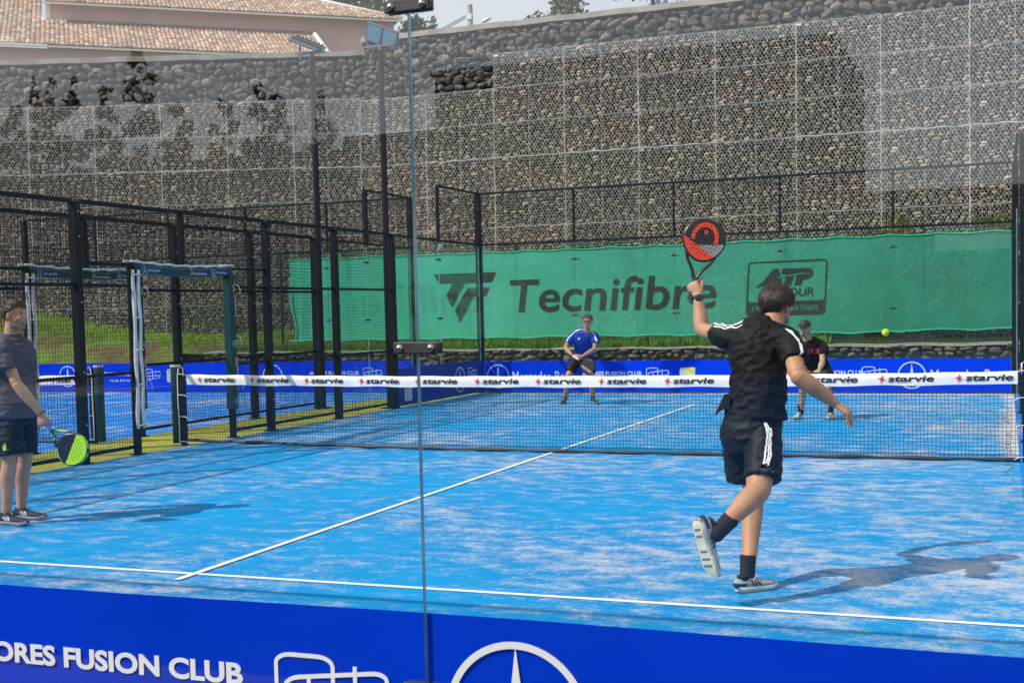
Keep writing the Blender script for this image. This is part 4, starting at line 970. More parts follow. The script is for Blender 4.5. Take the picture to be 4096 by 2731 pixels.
# ------------------------------------------------------------------ people
def cat_pts(P, R, sub=5):
    """Catmull-Rom through points with (a,b) radii"""
    out = []; n = len(P)
    for i in range(n-1):
        p0, p1, p2, p3 = P[max(i-1, 0)], P[i], P[i+1], P[min(i+2, n-1)]
        r0, r1, r2, r3 = R[max(i-1, 0)], R[i], R[i+1], R[min(i+2, n-1)]
        for k in range(sub if i < n-2 else sub+1):
            t = k/sub
            f = lambda a, b, c, d: .5*((2*b)+(c-a)*t+(2*a-5*b+4*c-d)*t*t+(3*b-a-3*c+d)*t**3)
            out.append((Vector([f(p0[q], p1[q], p2[q], p3[q]) for q in range(3)]), [max(.002, f(r0[q], r1[q], r2[q], r3[q])) for q in range(2)]))
    return out
def loft(b, P, R, side=(1, 0, 0), n=18, round0=True, round1=True, sub=5, side2=None):
    P = [Vector(p) for p in P]; R = [(r, r) if isinstance(r, (int, float)) else r for r in R]
    S = cat_pts(P, R, sub)
    if round0:
        d = (S[0][0]-S[1][0]).normalized(); m = min(S[0][1]); p, r = S[0]
        S = [(p+d*m*.75, [q*.35 for q in r]), (p+d*m*.5, [q*.72 for q in r])] + S
    if round1:
        d = (S[-1][0]-S[-2][0]).normalized(); p, r = S[-1]; m = min(r)
        S = S + [(p+d*m*.5, [q*.72 for q in r]), (p+d*m*.75, [q*.35 for q in r])]
    vs = []; N = len(S); sd = Vector(side); sd2 = Vector(side2) if side2 else sd
    for i, (p, r) in enumerate(S):
        t = (S[min(i+1, N-1)][0]-S[max(i-1, 0)][0]).normalized(); f = i/(N-1); s0 = sd*(1-f)+sd2*f
        u = (s0-t*s0.dot(t)).normalized(); w_ = t.cross(u)
        for j in range(n): a = 2*PI*j/n; vs.append(p+u*r[0]*math.cos(a)+w_*r[1]*math.sin(a))
    fs = [(i*n+j, i*n+(j+1) % n, (i+1)*n+(j+1) % n, (i+1)*n+j) for i in range(N-1) for j in range(n)]
    fs += [tuple(reversed(range(n))), tuple(range((N-1)*n, N*n))]
    b.add(vs, fs)
def fuse(b, voxel, smooth=4, name='body', dist=None):
    """one continuous skin over all the overlapping lofts"""
    me = bpy.data.meshes.new('t'); me.from_pydata(b.v, [], b.f)
    bm = bmesh.new(); bm.from_mesh(me); bmesh.ops.recalc_face_normals(bm, faces=bm.faces); bm.to_mesh(me); bm.free()
    o = bpy.data.objects.new('t', me); col.objects.link(o)
    r = o.modifiers.new('r', 'REMESH'); r.mode = 'VOXEL'; r.voxel_size = voxel; r.use_smooth_shade = True
    s = o.modifiers.new('s', 'SMOOTH'); s.factor = .5; s.iterations = smooth
    dg = bpy.context.evaluated_depsgraph_get(); dg.update()
    out = bpy.data.meshes.new_from_object(o.evaluated_get(dg)); out.name = name
    bpy.data.objects.remove(o); bpy.data.meshes.remove(me)
    if dist:
        nr = [v.normal.copy() for v in out.vertices]
        for v, q in zip(out.vertices, nr): v.co += q*dist(v.co, q)
    out.polygons.foreach_set('use_smooth', [True]*len(out.polygons)); out.update(); return out
def bvh_of(me): return BVHTree.FromPolygons([v.co for v in me.vertices], [tuple(p.vertices) for p in me.polygons])
def ribbon(b, bv, pts, wd, lift=.0025, up=None, sub=10):
    """strip laid on a surface along pts"""
    P = [Vector(p) for p in pts]; S = [q[0] for q in cat_pts(P, [(1, 1)]*len(P), sub)]; H = []
    for p in S:
        loc, nr, _, _ = bv.find_nearest(p); H.append((loc, nr))
    vs = []
    for i, (p, nr) in enumerate(H):
        t = (H[min(i+1, len(H)-1)][0]-H[max(i-1, 0)][0]); t = (t - nr*t.dot(nr)); 
        if t.length < 1e-6: t = nr.orthogonal()
        s = t.normalized().cross(nr)
        for k in (-1, 0, 1):
            q = p + s*wd/2*k; l2, n2, _, _ = bv.find_nearest(q); vs.append(l2+n2*lift)
    fs = [(i*3+k, i*3+k+1, (i+1)*3+k+1, (i+1)*3+k) for i in range(len(H)-1) for k in (0, 1)]
    b.add(vs, fs)
def frame(o, x, y, z):
    """matrix with given axes as columns"""
    x, y, z, o = Vector(x), Vector(y), Vector(z), Vector(o)
    return Matrix(((x.x, y.x, z.x, o.x), (x.y, y.y, z.y, o.y), (x.z, y.z, z.z, o.z), (0, 0, 0, 1)))
def head_frame(c, fwd, up=(0, 0, 1)):
    f = Vector(fwd).normalized(); u = Vector(up); u = (u-f*u.dot(f)).normalized(); return frame(c, f.cross(u), f, u)
def add_head(b, Mh, s=1.0):
    """local: +X right ear, +Y face, +Z up"""
    b2 = MB(); R3 = Matrix.Identity(3)
    b2.ell((0, -.012, .028), (.077, .096, .085), nu=20, nv=14)
    b2.ell((0, .028, -.022), (.064, .064, .080), nu=18, nv=12)
    b2.ell((0, .040, -.068), (.047, .045, .040), nu=16, nv=10)
    b2.ell((0, .066, -.096), (.024, .020, .020), nu=12, nv=8)
    loft(b2, [(-.054, -.005, -.045), (-.047, .03, -.078), (-.022, .064, -.099)], [.017, .016, .015], n=10, side=(0, 0, 1))
    loft(b2, [(.054, -.005, -.045), (.047, .03, -.078), (.022, .064, -.099)], [.017, .016, .015], n=10, side=(0, 0, 1))
    b2.ell((0, .076, .026), (.050, .014, .012), nu=14, nv=8)
    loft(b2, [(0, .078, .018), (0, .095, -.006), (0, .108, -.026)], [(.008, .008), (.010, .010), (.014, .011)], n=10, side=(1, 0, 0))
    b2.ell((0, .092, -.032), (.018, .012, .009), nu=12, nv=8)
    b2.ell((0, .088, -.056), (.023, .011, .0065), nu=12, nv=8); b2.ell((0, .086, -.066), (.020, .011, .007), nu=12, nv=8)
    for sx in (-1, 1):
        b2.ell((sx*.040, .066, -.022), (.020, .018, .018), nu=12, nv=8)
        Re = Matrix.Rotation(sx*.35, 3, 'Z') @ Matrix.Rotation(-.15, 3, 'X')
        b2.ell((sx*.082, -.008, -.008), (.007, .019, .031), Re, 12, 10); b2.ell((sx*.079, .002, -.028), (.007, .010, .014), Re, 10, 8)
    for v in b2.v: pass
    b.add([Mh @ (Vector(v)*s) for v in b2.v], b2.f)
def add_hand(b, o, D, N, left, curl=(.35, .45, .3), s=1.0, thumb=.6, spread=.05):
    """o wrist, D towards the fingers, N back of the hand"""
    D = Vector(D).normalized(); N = Vector(N); N = (N-D*N.dot(D)).normalized(); S = N.cross(D)*(-1 if left else 1); o = Vector(o)
    T = lambda x, n_, d: o + (S*x+N*n_+D*d)*s
    loft(b, [T(0, 0, -.01), T(.002, 0, .03), T(.0, .002, .065), T(-.002, 0, .088)], [(.026*s, .019*s), (.036*s, .017*s), (.041*s, .0145*s), (.038*s, .011*s)], side=S, n=16)
    for i, (x, L, r) in enumerate(((.030, .072, .0088), (.010, .080, .0090), (-.011, .074, .0086), (-.031, .058, .0078))):
        base = T(x*.95, 0, .080 - (.004 if i in (0, 3) else 0)); ang = 0; p = base; P = [T(x*.9, 0, .06), base]; k = (1+.18*(i-1))
        dx = x*spread*4
        for q, c in enumerate(curl):
            ang += c*k; L_ = L*(.46, .31, .23)[q]*s
            p = p + (D*math.cos(ang)-N*math.sin(ang)+S*dx).normalized()*L_; P.append(p.copy())
        loft(b, P, [r*1.05*s, r*1.05*s, r*s, r*.92*s, r*.78*s], side=S, n=10, sub=3)
    t0 = T(.024, -.004, .018); d1 = (S*math.sin(thumb+.25)+D*math.cos(thumb+.25)-N*.35).normalized(); d2 = (S*math.sin(thumb*.4)+D*math.cos(thumb*.4)-N*.7).normalized()
    loft(b, [t0, t0+d1*.035*s, t0+d1*.055*s+d2*.018*s, t0+d1*.06*s+d2*.043*s], [.0155*s, .0125*s, .0105*s, .0082*s], n=12, side=S)
def tint_mesh(me, base, spots):
    """spots: (centre, radius, colour, hardness)"""
    cols = []
    for v in me.vertices:
        c = Vector(base)*(1+.16*noise.noise(v.co*14)+.10*noise.noise(v.co*60)); c.y *= 1+.08*noise.noise(v.co*9); c.z *= 1+.10*noise.noise(v.co*9)
        for (q, r, cc, hard) in spots:
            d = (v.co-q).length
            if d < r: f = min(1, (1-d/r)*hard); c = c.lerp(Vector(cc), f)
        cols.append(tuple(c))
    set_tint(me, cols)
def hair_mesh(Mh, inside, length, n, rnd, comb, vol=.012, width=.006, s=1.0):
    """tapered locks rooted over the scalp ellipsoid where inside(azimuth, elevation) holds; az 0 = face, +-pi = back"""
    b = MB(); cols = []; c0 = Vector((0, -.012, .028)); r0 = Vector((.080, .099, .088))
    # scalp cap
    nu, nv = 40, 22; idx = {}; vs = []; fs = []
    for i in range(nv+1):
        el = PI/2 - PI*.82*i/nv
        for j in range(nu):
            az = -PI+2*PI*j/nu; d = Vector((math.sin(az)*math.cos(el), math.cos(az)*math.cos(el), math.sin(el)))
            idx[i, j] = len(vs); q = vol*.62*(1+.5*noise.noise(d*7)); vs.append(Mh @ ((c0+Vector((d.x*(r0.x+q), d.y*(r0.y+q), d.z*(r0.z+q))))*s))
    for i in range(nv):
        for j in range(nu):
            el = PI/2-PI*.82*(i+.5)/nv; az = -PI+2*PI*(j+.5)/nu
            if inside(az, el): fs.append((idx[i, j], idx[i+1, j], idx[i+1, (j+1) % nu], idx[i, (j+1) % nu]))
    b.add(vs, fs); cols += [None]*len(vs)
    k = 0
    while k < n:
        d = Vector((rnd.gauss(0, 1), rnd.gauss(0, 1), rnd.gauss(.2, 1))).normalized(); az = math.atan2(d.x, d.y); el = math.asin(d.z)
        if not inside(az, el): continue
        k += 1; root = c0+Vector((d.x*r0.x, d.y*r0.y, d.z*r0.z)); nn = d; cd = comb(d, az, el); L = length(az, el)*rnd.uniform(.7, 1.2)
        cd = (cd + Vector((rnd.gauss(0, .13), rnd.gauss(0, .13), rnd.gauss(0, .13)))); cd = (cd-nn*cd.dot(nn)).normalized()
        lf = rnd.uniform(.65, 1.4); pts = [root, root+nn*vol*.9*lf+cd*L*.3, root+nn*vol*1.15*lf+cd*L*.65, root+nn*vol*.85*lf+cd*L-nn*L*L*2.0]
        sd = cd.cross(nn).normalized(); wd = width*rnd.uniform(.6, 1.3); vv = []
        for p, f in zip(pts, (1, 1.1, .8, .12)):
            vv += [Mh @ ((p-sd*wd*f*.5)*s), Mh @ ((p+nn*wd*.35*f)*s), Mh @ ((p+sd*wd*f*.5)*s)]
        g = rnd.uniform(.6, 1.7); b.add(vv, [(a*3+q, a*3+q+1, a*3+q+4, a*3+q+3) for a in range(3) for q in (0, 1)]); cols += [g]*12
    return b, cols
def hair_obj(parent, Mh, colr, **k):
    b, cols = hair_mesh(Mh, **k); me = b.mesh('hair', M['hair'], True); set_tint(me, [tuple(x*(.75 if c is None else c) for x in colr) for c in cols]); return wl(parent, me, 'hair', None)
M['hair'] = attr_mat('hair', .45)
M['skin'] = attr_mat('skin', .55, bump=.12, bscale=120, sss=.05)
M['eye_white'] = mat('eye_white', (.45, .42, .40), .4); M['iris'] = mat('dark_iris', (.02, .012, .008), .15)
def shoe(parent, o, fwd, up, L, cols, left, name='shoe', sole_c='sole', dark=None):
    """running shoe; local +X toe, +Z up, +Y left side. o = bottom of the heel"""
    f = Vector(fwd).normalized(); u = Vector(up); u = (u-f*u.dot(f)).normalized(); y = u.cross(f); T = frame(o, f, y, u); k = L/.30
    def W(p): return T @ (Vector(p)*k)
    s = 1 if left else -1
    xs = [0, .015, .05, .10, .15, .20, .245, .28, .297]; wo = [.018, .030, .037, .034, .036, .044, .046, .036, .016]; cy = [0, 0, 0, -.003*s, -.004*s, -.002*s, .001*s, .006*s, .010*s]
    def slab(z0, z1, grow=0, top=0, roc=1):
        vs = []; fs = []
        for x, w_, c in zip(xs, wo, cy):
            toe = max(0, (x-.22)/.08)**2*.016*roc; he = max(0, (.02-x)/.02)*.006*roc; zt = z1+top*(1-x/.3)
            for (yy, zz) in ((-1, z0), (-1.06, (z0+zt)/2), (-.98, zt), (.98, zt), (1.06, (z0+zt)/2), (1, z0)): vs.append(W((x+(0 if 0 < x < .29 else (-grow if x == 0 else grow)), c+yy*(w_+grow), zz+toe+he)))
        n_ = len(xs)
        for i in range(n_-1):
            for j in range(6): fs.append((i*6+j, i*6+(j+1) % 6, (i+1)*6+(j+1) % 6, (i+1)*6+j))
        fs += [tuple(range(6)), tuple(range(n_*6-1, n_*6-7, -1))]
        return vs, fs
    b = MB(); vs, fs = slab(.004, .024, .003, .010); b.add(vs, fs); sh = b.mesh(name, M[cols['mid']], True); root = wl(parent, sh, name, None)
    b = MB(); vs, fs = slab(-.003+.003, .006, .001); b.add(vs, fs)
    me = b.mesh('outsole', M[cols['out']]); wl2(root, me, 'outsole')
    b = MB()
    for x, ww in ((.035, .026), (.07, .026), (.15, .03), (.19, .036), (.225, .036)):
        b.add([W((x, -ww, -.001)), W((x+.012, -ww, -.001)), W((x+.016, ww, -.001)), W((x+.004, ww, -.001)), W((x, -ww, .002)), W((x+.012, -ww, .002)), W((x+.016, ww, .002)), W((x+.004, ww, .002))], [(0, 1, 2, 3), (0, 1, 5, 4), (2, 3, 7, 6)])
    wl2(root, b.mesh('tread', M[cols.get('tread', 'sole_grey')]), 'tread')
    b = MB(); U = MB()
    prof = [(.004, .026, .050, .062), (.04, .036, .056, .066), (.09, .038, .058, .060), (.13, .038, .047, .050), (.18, .043, .036, .036), (.23, .044, .028, .026), (.27, .036, .020, .018), (.288, .020, .012, .012)]
    U2_ = []
    P = [(x, 0, .022+h*.5) for x, w_, h, _ in prof]; R = [(w_, h*.62+.004) for x, w_, h, _ in prof]
    loft(U, P, R, side=(0, 1, 0), n=18, sub=4)
    U.v = [W((v[0], v[1]+(-.003*s if .08 < v[0] < .2 else (.006*s if v[0] > .25 else 0)), max(v[2], .014))) for v in U.v]
    up_me = fuse(U, .0045, 2, 'upper'); um = up_me; bv = bvh_of(um)
    um.materials.append(M[cols['upper']]); wl2(root, um, 'upper')
    # collar and heel counter
    b = MB(); loft(b, [W((.052, 0, .070)), W((.050, 0, .098))], [(.033*k, .040*k), (.035*k, .042*k)], side=y, n=18, round0=False, round1=False); 
    wl2(root, b.mesh('collar', M[cols['collar']], True), 'collar')
    b = MB(); 
    ribbon(b, bv, [W((.05, .06*s*0+.05, .035)), W((.0, .03, .04)), W((-.01, 0, .045)), W((.0, -.03, .04)), W((.05, -.05, .035))], .030*k, .0022)
    wl2(root, b.mesh('heel_counter', M[cols['heel']], True), 'heel_counter')
    b = MB()
    for q in (-1, 1):
        for i in range(3):
            x = .105+.022*i; ribbon(b, bv, [W((x, q*.06, .030)), W((x-.012, q*.05, .052)), W((x-.022, q*.035, .070))], .0085*k, .0025, sub=5)
    wl2(root, b.mesh('stripe', M[cols['stripe']], True), 'stripe')
    b = MB()
    for i in range(4):
        x = .115+.02*i; ribbon(b, bv, [W((x, -.022, .09)), W((x+.008, 0, .1)), W((x, .022, .09))], .006*k, .0035, sub=4)
    b.tube([W((.11, -.005, .088)), W((.125, -.03, .10)), W((.10, -.045, .085)), W((.09, -.05, .06))], .002, 5); b.tube([W((.11, .005, .088)), W((.13, .03, .098)), W((.11, .04, .075))], .002, 5)
    wl2(root, b.mesh('lace', M[cols['lace']], True), 'lace')
    return root
def wl2(parent, me, name):
    """child of a part, mesh in world coordinates"""
    o = bpy.data.objects.new(name, me); col.objects.link(o); o.parent = parent
    top = parent
    while top.parent: top = top.parent
    o.matrix_parent_inverse = Matrix.Identity(4); return o
def folds(amp, fr, dirv=(0, 0, 1), seed=0):
    dv = Vector(dirv).normalized()
    def f(p, nr):
        q = p*fr; a = noise.noise(Vector((q.x*.8, q.y*.8, q.z*1.7))+Vector((seed, 0, 0))); c = noise.noise(Vector((q.x*2.1+a*2, q.y*2.1, q.z*4.2))+Vector((0, seed, 0)))
        r = 1-abs(noise.noise(Vector((q.x*1.0+q.z*.9, q.y, q.z*1.6-q.x*.8))*1.2+Vector((seed, seed, 0))))*2.2
        return amp*(a*.6+c*.55+max(0, r)*.9-.12)
    return f
M['sole_cream'] = mat('worn_cream_sole', (.74, .72, .50), .7, c2=(.55, .54, .47), scale=14, bump=.3, bscale=90)
M['sole_grey'] = mat('grey_tread', (.16, .17, .18), .7)
M['shoe_grey'] = mat('light_grey_knit', (.42, .43, .45), .8, c2=(.33, .34, .36), scale=60, bump=.3, bscale=300)
M['mid_white'] = mat('scuffed_white_foam', (.6, .6, .57), .6, c2=(.42, .41, .38), scale=25)
M['navy'] = mat('navy_plastic', (.01, .035, .11), .4)
M['shoe_dark'] = mat('dark_navy_knit', (.015, .018, .035), .75, c2=(.03, .035, .055), scale=40, bump=.3, bscale=300)
M['mid_grey'] = mat('grey_midsole', (.2, .2, .22), .6)
M['lime'] = mat('lime_accent', (.45, .75, .04), .5)
M['sock'] = mat('black_sock_knit', (.014, .014, .016), .9, c2=(.02, .02, .022), scale=80, bump=.5, bscale=250, stretch=(1, 1, .05))
M['shirt_black'] = cloth_mat('black_jersey', (.0055, .0055, .007), (.0085, .0085, .0105), .68, .2)
M['short_black'] = cloth_mat('black_shorts', (.006, .0065, .009), (.009, .010, .013), .6, .25)
M['patch_grey'] = mat('charcoal_panel', (.035, .038, .045), .7)
M['shirt_grey'] = cloth_mat('grey_violet_cotton', (.085, .08, .105), (.105, .1, .125), .9, .2)
M['short_navy'] = cloth_mat('dark_navy_shorts', (.006, .008, .014), None, .7, .3)
M['shirt_blue'] = cloth_mat('royal_blue_jersey', (.004, .035, .30), (.006, .045, .36), .7, .3)
M['shirt_tee'] = cloth_mat('black_cotton', (.012, .011, .013), None, .9, .2)
M['red_ink'] = mat('dull_red_print', (.32, .02, .05), .7)
M['watch'] = mat('watch_black', (.012, .013, .016), .3, spec=.6); M['watch_glass'] = mat('watch_glass', (.02, .025, .035), .08, spec=.8)
M['band'] = mat('black_rubber_band', (.01, .01, .01), .6)

SKIN = (.47, .235, .13)
def person(name, label, loc, J, sk, shirt, shorts, voxel=.006, group=None, torso=None, sleeves=None, shortdef=None, hands=None, head=None, face=(0, 1, 0), arms=None, legs=None, spots=(), shirt_seed=1, headup=(0, 0, 1), headscale=1.0, neckr=.056):
    t = thing(name, label, 'person', loc, group); V = Vector
    hs = (V(J['shR'])-V(J['shL'])); hp = (V(J['hipR'])-V(J['hipL']))
    Mh = head_frame(J['head'], face, headup)
    b = MB(); add_head(b, Mh, headscale)
    nb_ = V(J['neck']); skull = Mh @ V((0, -.022, -.035)); loft(b, [nb_+V((0, 0, -.05)), nb_.lerp(skull, .5), skull], [(neckr*1.2, neckr*1.1), (neckr, neckr), (neckr, neckr)], side=hs)
    loft(b, [V(J['pelvis']), V(J['waist']), V(J['chest']), (V(J['shL'])+V(J['shR']))/2+V((0, 0, .01)), nb_], [(.13, .09), (.12, .085), (.13, .085), (.115, .058), (.055, .05)], side=hp, side2=hs)
    for s_ in 'LR':
        sh, el, wr = V(J['sh'+s_]), V(J['el'+s_]), V(J['wr'+s_]); ar = (arms or {}).get(s_, (.050, .045, .040, .043, .027))
        loft(b, [sh, sh.lerp(el, .45), el-(el-sh).normalized()*.02], [ar[0], ar[1], ar[2]], side=(0, 1, .1))
        loft(b, [el-(wr-el).normalized()*.005, el.lerp(wr, .3), el.lerp(wr, .7), wr], [ar[2]*.97, ar[3], ar[3]*.78, (ar[4]*1.1, ar[4]*.85)], side=(0, 1, .1))
        hp_, kn, an = V(J['hip'+s_]), V(J['kn'+s_]), V(J['an'+s_]); lg = (legs or {}).get(s_, (.080, .070, .057, .058, .039))
        loft(b, [hp_, hp_.lerp(kn, .5), kn], [lg[0], lg[1], lg[2]], side=hp)
        sd = (kn-hp_).normalized(); back = V(J.get('back'+s_, (0, -1, 0)))
        loft(b, [kn, kn.lerp(an, .28)+back*.018, kn.lerp(an, .62)+back*.006, an], [lg[2]*.95, lg[3], lg[3]*.78, lg[4]], side=hp)
        if hands and s_ in hands: add_hand(b, wr, *hands[s_])
    body = fuse(b, voxel, 3, 'body')
    lip = V((.42, .16, .13)); sp = [(Mh @ V((0, .092, -.061)), .020, (.48, .2, .17), 1.5)]
    for q in (-1, 1): sp.append((Mh @ V((q*.083, -.008, -.008)), .035, (SKIN[0]*1.05, SKIN[1]*.75, SKIN[2]*.72), .9)); sp.append((Mh @ V((q*.034, .083, .026)), .014, (.12, .06, .035), 2))
    for q in ('elL', 'elR'): sp.append((V(J[q]), .06, (SKIN[0]*.95, SKIN[1]*.72, SKIN[2]*.66), .7))
    for a, r, c, h_ in spots: sp.append((Mh @ V(a), r, c, h_))
    tint_mesh(body, sk, sp); body.materials.append(M['skin']); wl(t, body, 'body', None)
    bm_ = {}
    if shirt:
        b = MB()
        for (P, R, s1, s2) in torso: loft(b, P, R, side=s1, side2=s2, round0=False, round1=False, n=28)
        for (P, R) in sleeves: loft(b, P, R, side=(0, 1, .2), round0=True, round1=False, n=22)
        me = fuse(b, max(.007, voxel), 3, 'shirt', folds(.0105, 8, seed=shirt_seed)); me.materials.append(M[shirt]); so = wl(t, me, 'shirt', None); bm_['shirt'] = (so, bvh_of(me))
    b = MB()
    for (P, R, s1, s2) in shortdef: loft(b, P, R, side=s1, side2=s2, round0=False, round1=False, n=26)
    me = fuse(b, max(.007, voxel), 3, 'shorts', folds(.007, 8, seed=shirt_seed+3)); me.materials.append(M[shorts]); so = wl(t, me, 'shorts', None); bm_['shorts'] = (so, bvh_of(me))
    # eyes
    e = MB(); ir = MB()
    for q in (-1, 1): e.ell(Mh @ V((q*.031, .0765, .006)), (.0095, .0085, .0070), nu=10, nv=8); ir.ell(Mh @ V((q*.031, .083, .006)), (.0055, .0042, .0055), nu=8, nv=6)
    wl(t, e.mesh('eye', M['eye_white'], True), 'eye', None); wl(t, ir.mesh('iris', M['iris'], True), 'iris', None)
    return t, Mh, bm_
def sock(t, a, b_, r0, r1):
    b = MB(); a, b_ = Vector(a), Vector(b_); loft(b, [a, a.lerp(b_, .5), b_], [r0, (r0+r1)/2*.97, r1], side=(1, 0, 0), round0=False, n=20); return wl(t, b.mesh('sock', M['sock'], True), 'sock', None)

# ---- padel rackets (top-level; held in a hand). Local: +Z from the grip to the tip, face in XZ
def racket(label, grip, axis, nrm, L=.455, face_fn=None, mats=('r_frame',), group='padel rackets'):
    a = Vector(axis).normalized(); nn = Vector(nrm); nn = (nn-a*nn.dot(a)).normalized(); x = nn.cross(a)*-1
    t = thing('padel_racket', label, 'racket', grip, group); t.matrix_world = frame(grip, x, nn, a) if x.cross(nn).dot(a) > 0 else frame(grip, -x, nn, a)
    n = 48; out = []
    for i in range(n):
        th = 2*PI*i/n; c, s = math.cos(th), math.sin(th); r = 1; out.append((.130*c*(1-.10*max(0, -s)), .325+.130*s*(1.0 if s > 0 else 1.02)))
    holes = []
    for j in range(9):
        for i in range(9):
            hx = (i-4)*.0235+(.0118 if j % 2 else 0); hz = .325+(j-4)*.0225
            if (hx/.100)**2+((hz-.325)/.105)**2 < .92: holes.append(circ(hx, hz, .0062, 8))
    cu = bpy.data.curves.new('face', 'CURVE'); cu.dimensions = '2D'; cu.fill_mode = 'BOTH'; cu.extrude = .016; cu.bevel_depth = .002
    for p in [[(.95*q[0], .325+.95*(q[1]-.325)) for q in out]]+holes:
        s_ = cu.splines.new('POLY'); s_.points.add(len(p)-1); s_.use_cyclic_u = True
        for i, q in enumerate(p): s_.points[i].co = (q[0], q[1], 0, 1)
    me = _curve_to_mesh(cu, 'face')
    for v in me.vertices: v.co = Vector((v.co.x, v.co.z, v.co.y))
    me.flip_normals(); me.update(); me.materials.append(M[mats[1]]); me.materials.append(M['hole_dark'])
    for p_ in me.polygons:
        if abs(p_.normal.y) < .5: p_.material_index = 1
    link('face', me, t)
    b = MB(); P = [(q[0]*.985, 0, .325+.985*(q[1]-.325)) for q in out]
    vs = []; fs = []
    for i in range(n):
        p = Vector(P[i]); c = Vector((0, 0, .325)); o_ = (p-c).normalized()
        for (dr, dy) in ((-.006, -.0175), (.004, -.016), (.0075, 0), (.004, .016), (-.006, .0175)): q = p+o_*dr; vs.append((q.x, dy, q.z))
    for i in range(n):
        for j in range(4): fs.append((i*5+j, ((i+1) % n)*5+j, ((i+1) % n)*5+j+1, i*5+j+1))
    b.add(vs, fs); b.build('rim', M[mats[0]], t, True)
    b = MB()
    for q in (-1, 1): loft(b, [(q*.010, 0, .085), (q*.030, 0, .135), (q*.066, 0, .185), (q*.092, 0, .235)], [(.011, .015), (.010, .015), (.010, .016), (.008, .016)], side=(1, 0, 0), n=10)
    b.tube([(-.05, 0, .195+.015), (0, 0, .196), (.05, 0, .195+.015)], .009, 8)
    b.build('throat', M[mats[0]], t, True)
    b = MB(); loft(b, [(0, 0, -.045), (0, 0, 0), (0, 0, .09)], [(.016, .0185), (.0145, .017), (.0145, .017)], side=(1, 0, 0), n=10, round0=False)
    b.tube([(0, 0, -.05), (0, 0, -.042)], .0185, 10); b.build('grip', M[mats[2]], t, True)
    return t
def face_mat(name, fn):
    m = bpy.data.materials.new(name); m.use_nodes = True; n = m.node_tree.nodes; l = m.node_tree.links; b = n['Principled BSDF']; b.inputs['Roughness'].default_value = .35
    tc = n.new('ShaderNodeTexCoord'); sp = n.new('ShaderNodeSeparateXYZ'); l.new(tc.outputs['Object'], sp.inputs[0])
    def MA(op, a, c=0, d=0):
        x = n.new('ShaderNodeMath'); x.operation = op
        for i, q in enumerate((a, c, d)):
            if isinstance(q, (int, float)): x.inputs[i].default_value = q
            else: l.new(q, x.inputs[i])
        return x.outputs[0]
    def MX(f, a, c):
        x = n.new('ShaderNodeMix'); x.data_type = 'RGBA'; l.new(f, x.inputs[0])
        for i, q in ((6, a), (7, c)):
            if isinstance(q, tuple): x.inputs[i].default_value = (*q, 1)
            else: l.new(q, x.inputs[i])
        return x.outputs[2]
    l.new(fn(sp.outputs[0], sp.outputs[2], MA, MX), b.inputs['Base Color']); return m
def f_red(x, z, MA, MX):
    zz = MA('SUBTRACT', z, .335); r = MA('SQRT', MA('ADD', MA('MULTIPLY', x, x), MA('MULTIPLY', MA('MULTIPLY', zz, zz), .75)))
    arch = MA('MULTIPLY', MA('LESS_THAN', r, .084), MA('GREATER_THAN', r, .060)); arch = MA('MULTIPLY', arch, MA('GREATER_THAN', z, .315))
    dot = MA('LESS_THAN', MA('SQRT', MA('ADD', MA('MULTIPLY', x, x), MA('POWER', MA('SUBTRACT', z, .372), 2))), .013)
    low = MA('LESS_THAN', MA('ADD', z, MA('MULTIPLY', x, .25)), .292)
    red2 = MA('LESS_THAN', MA('ADD', z, MA('MULTIPLY', x, -.45)), .268)
    c = MX(MA('MAXIMUM', arch, dot), (.018, .018, .022), (.85, .06, .02)); c = MX(low, c, (.28, .26, .27)); return MX(red2, c, (.75, .06, .025))
def f_lime(x, z, MA, MX):
    k = MA('GREATER_THAN', MA('ADD', z, MA('MULTIPLY', x, .35)), .318); return MX(k, (.012, .02, .035), (.42, .74, .03))
def f_gold(x, z, MA, MX):
    r = MA('LESS_THAN', MA('ABSOLUTE', MA('ADD', x, .05)), .02); return MX(r, (.03, .028, .03), (.3, .27, .22))
M['hole_dark'] = mat('hole_wall_dark', (.006, .006, .007), .9, spec=.1)
M['r_frame'] = mat('racket_carbon', (.02, .018, .02), .3, c2=(.05, .012, .012), scale=6); M['r_red'] = face_mat('racket_red_face', f_red)
M['r_lime_frame'] = mat('racket_lime_frame', (.02, .03, .045), .3, c2=(.25, .6, .03), scale=7, mixlo=.5, mixhi=.55); M['r_lime'] = face_mat('racket_lime_face', f_lime); M['r_gold'] = face_mat('racket_dark_face', f_gold)
M['r_grip'] = mat('black_grip_tape', (.02, .02, .022), .8); M['r_blue'] = mat('blue_collar', (.02, .1, .5), .5); M['r_orange'] = mat('orange_face', (.8, .2, .02), .5)
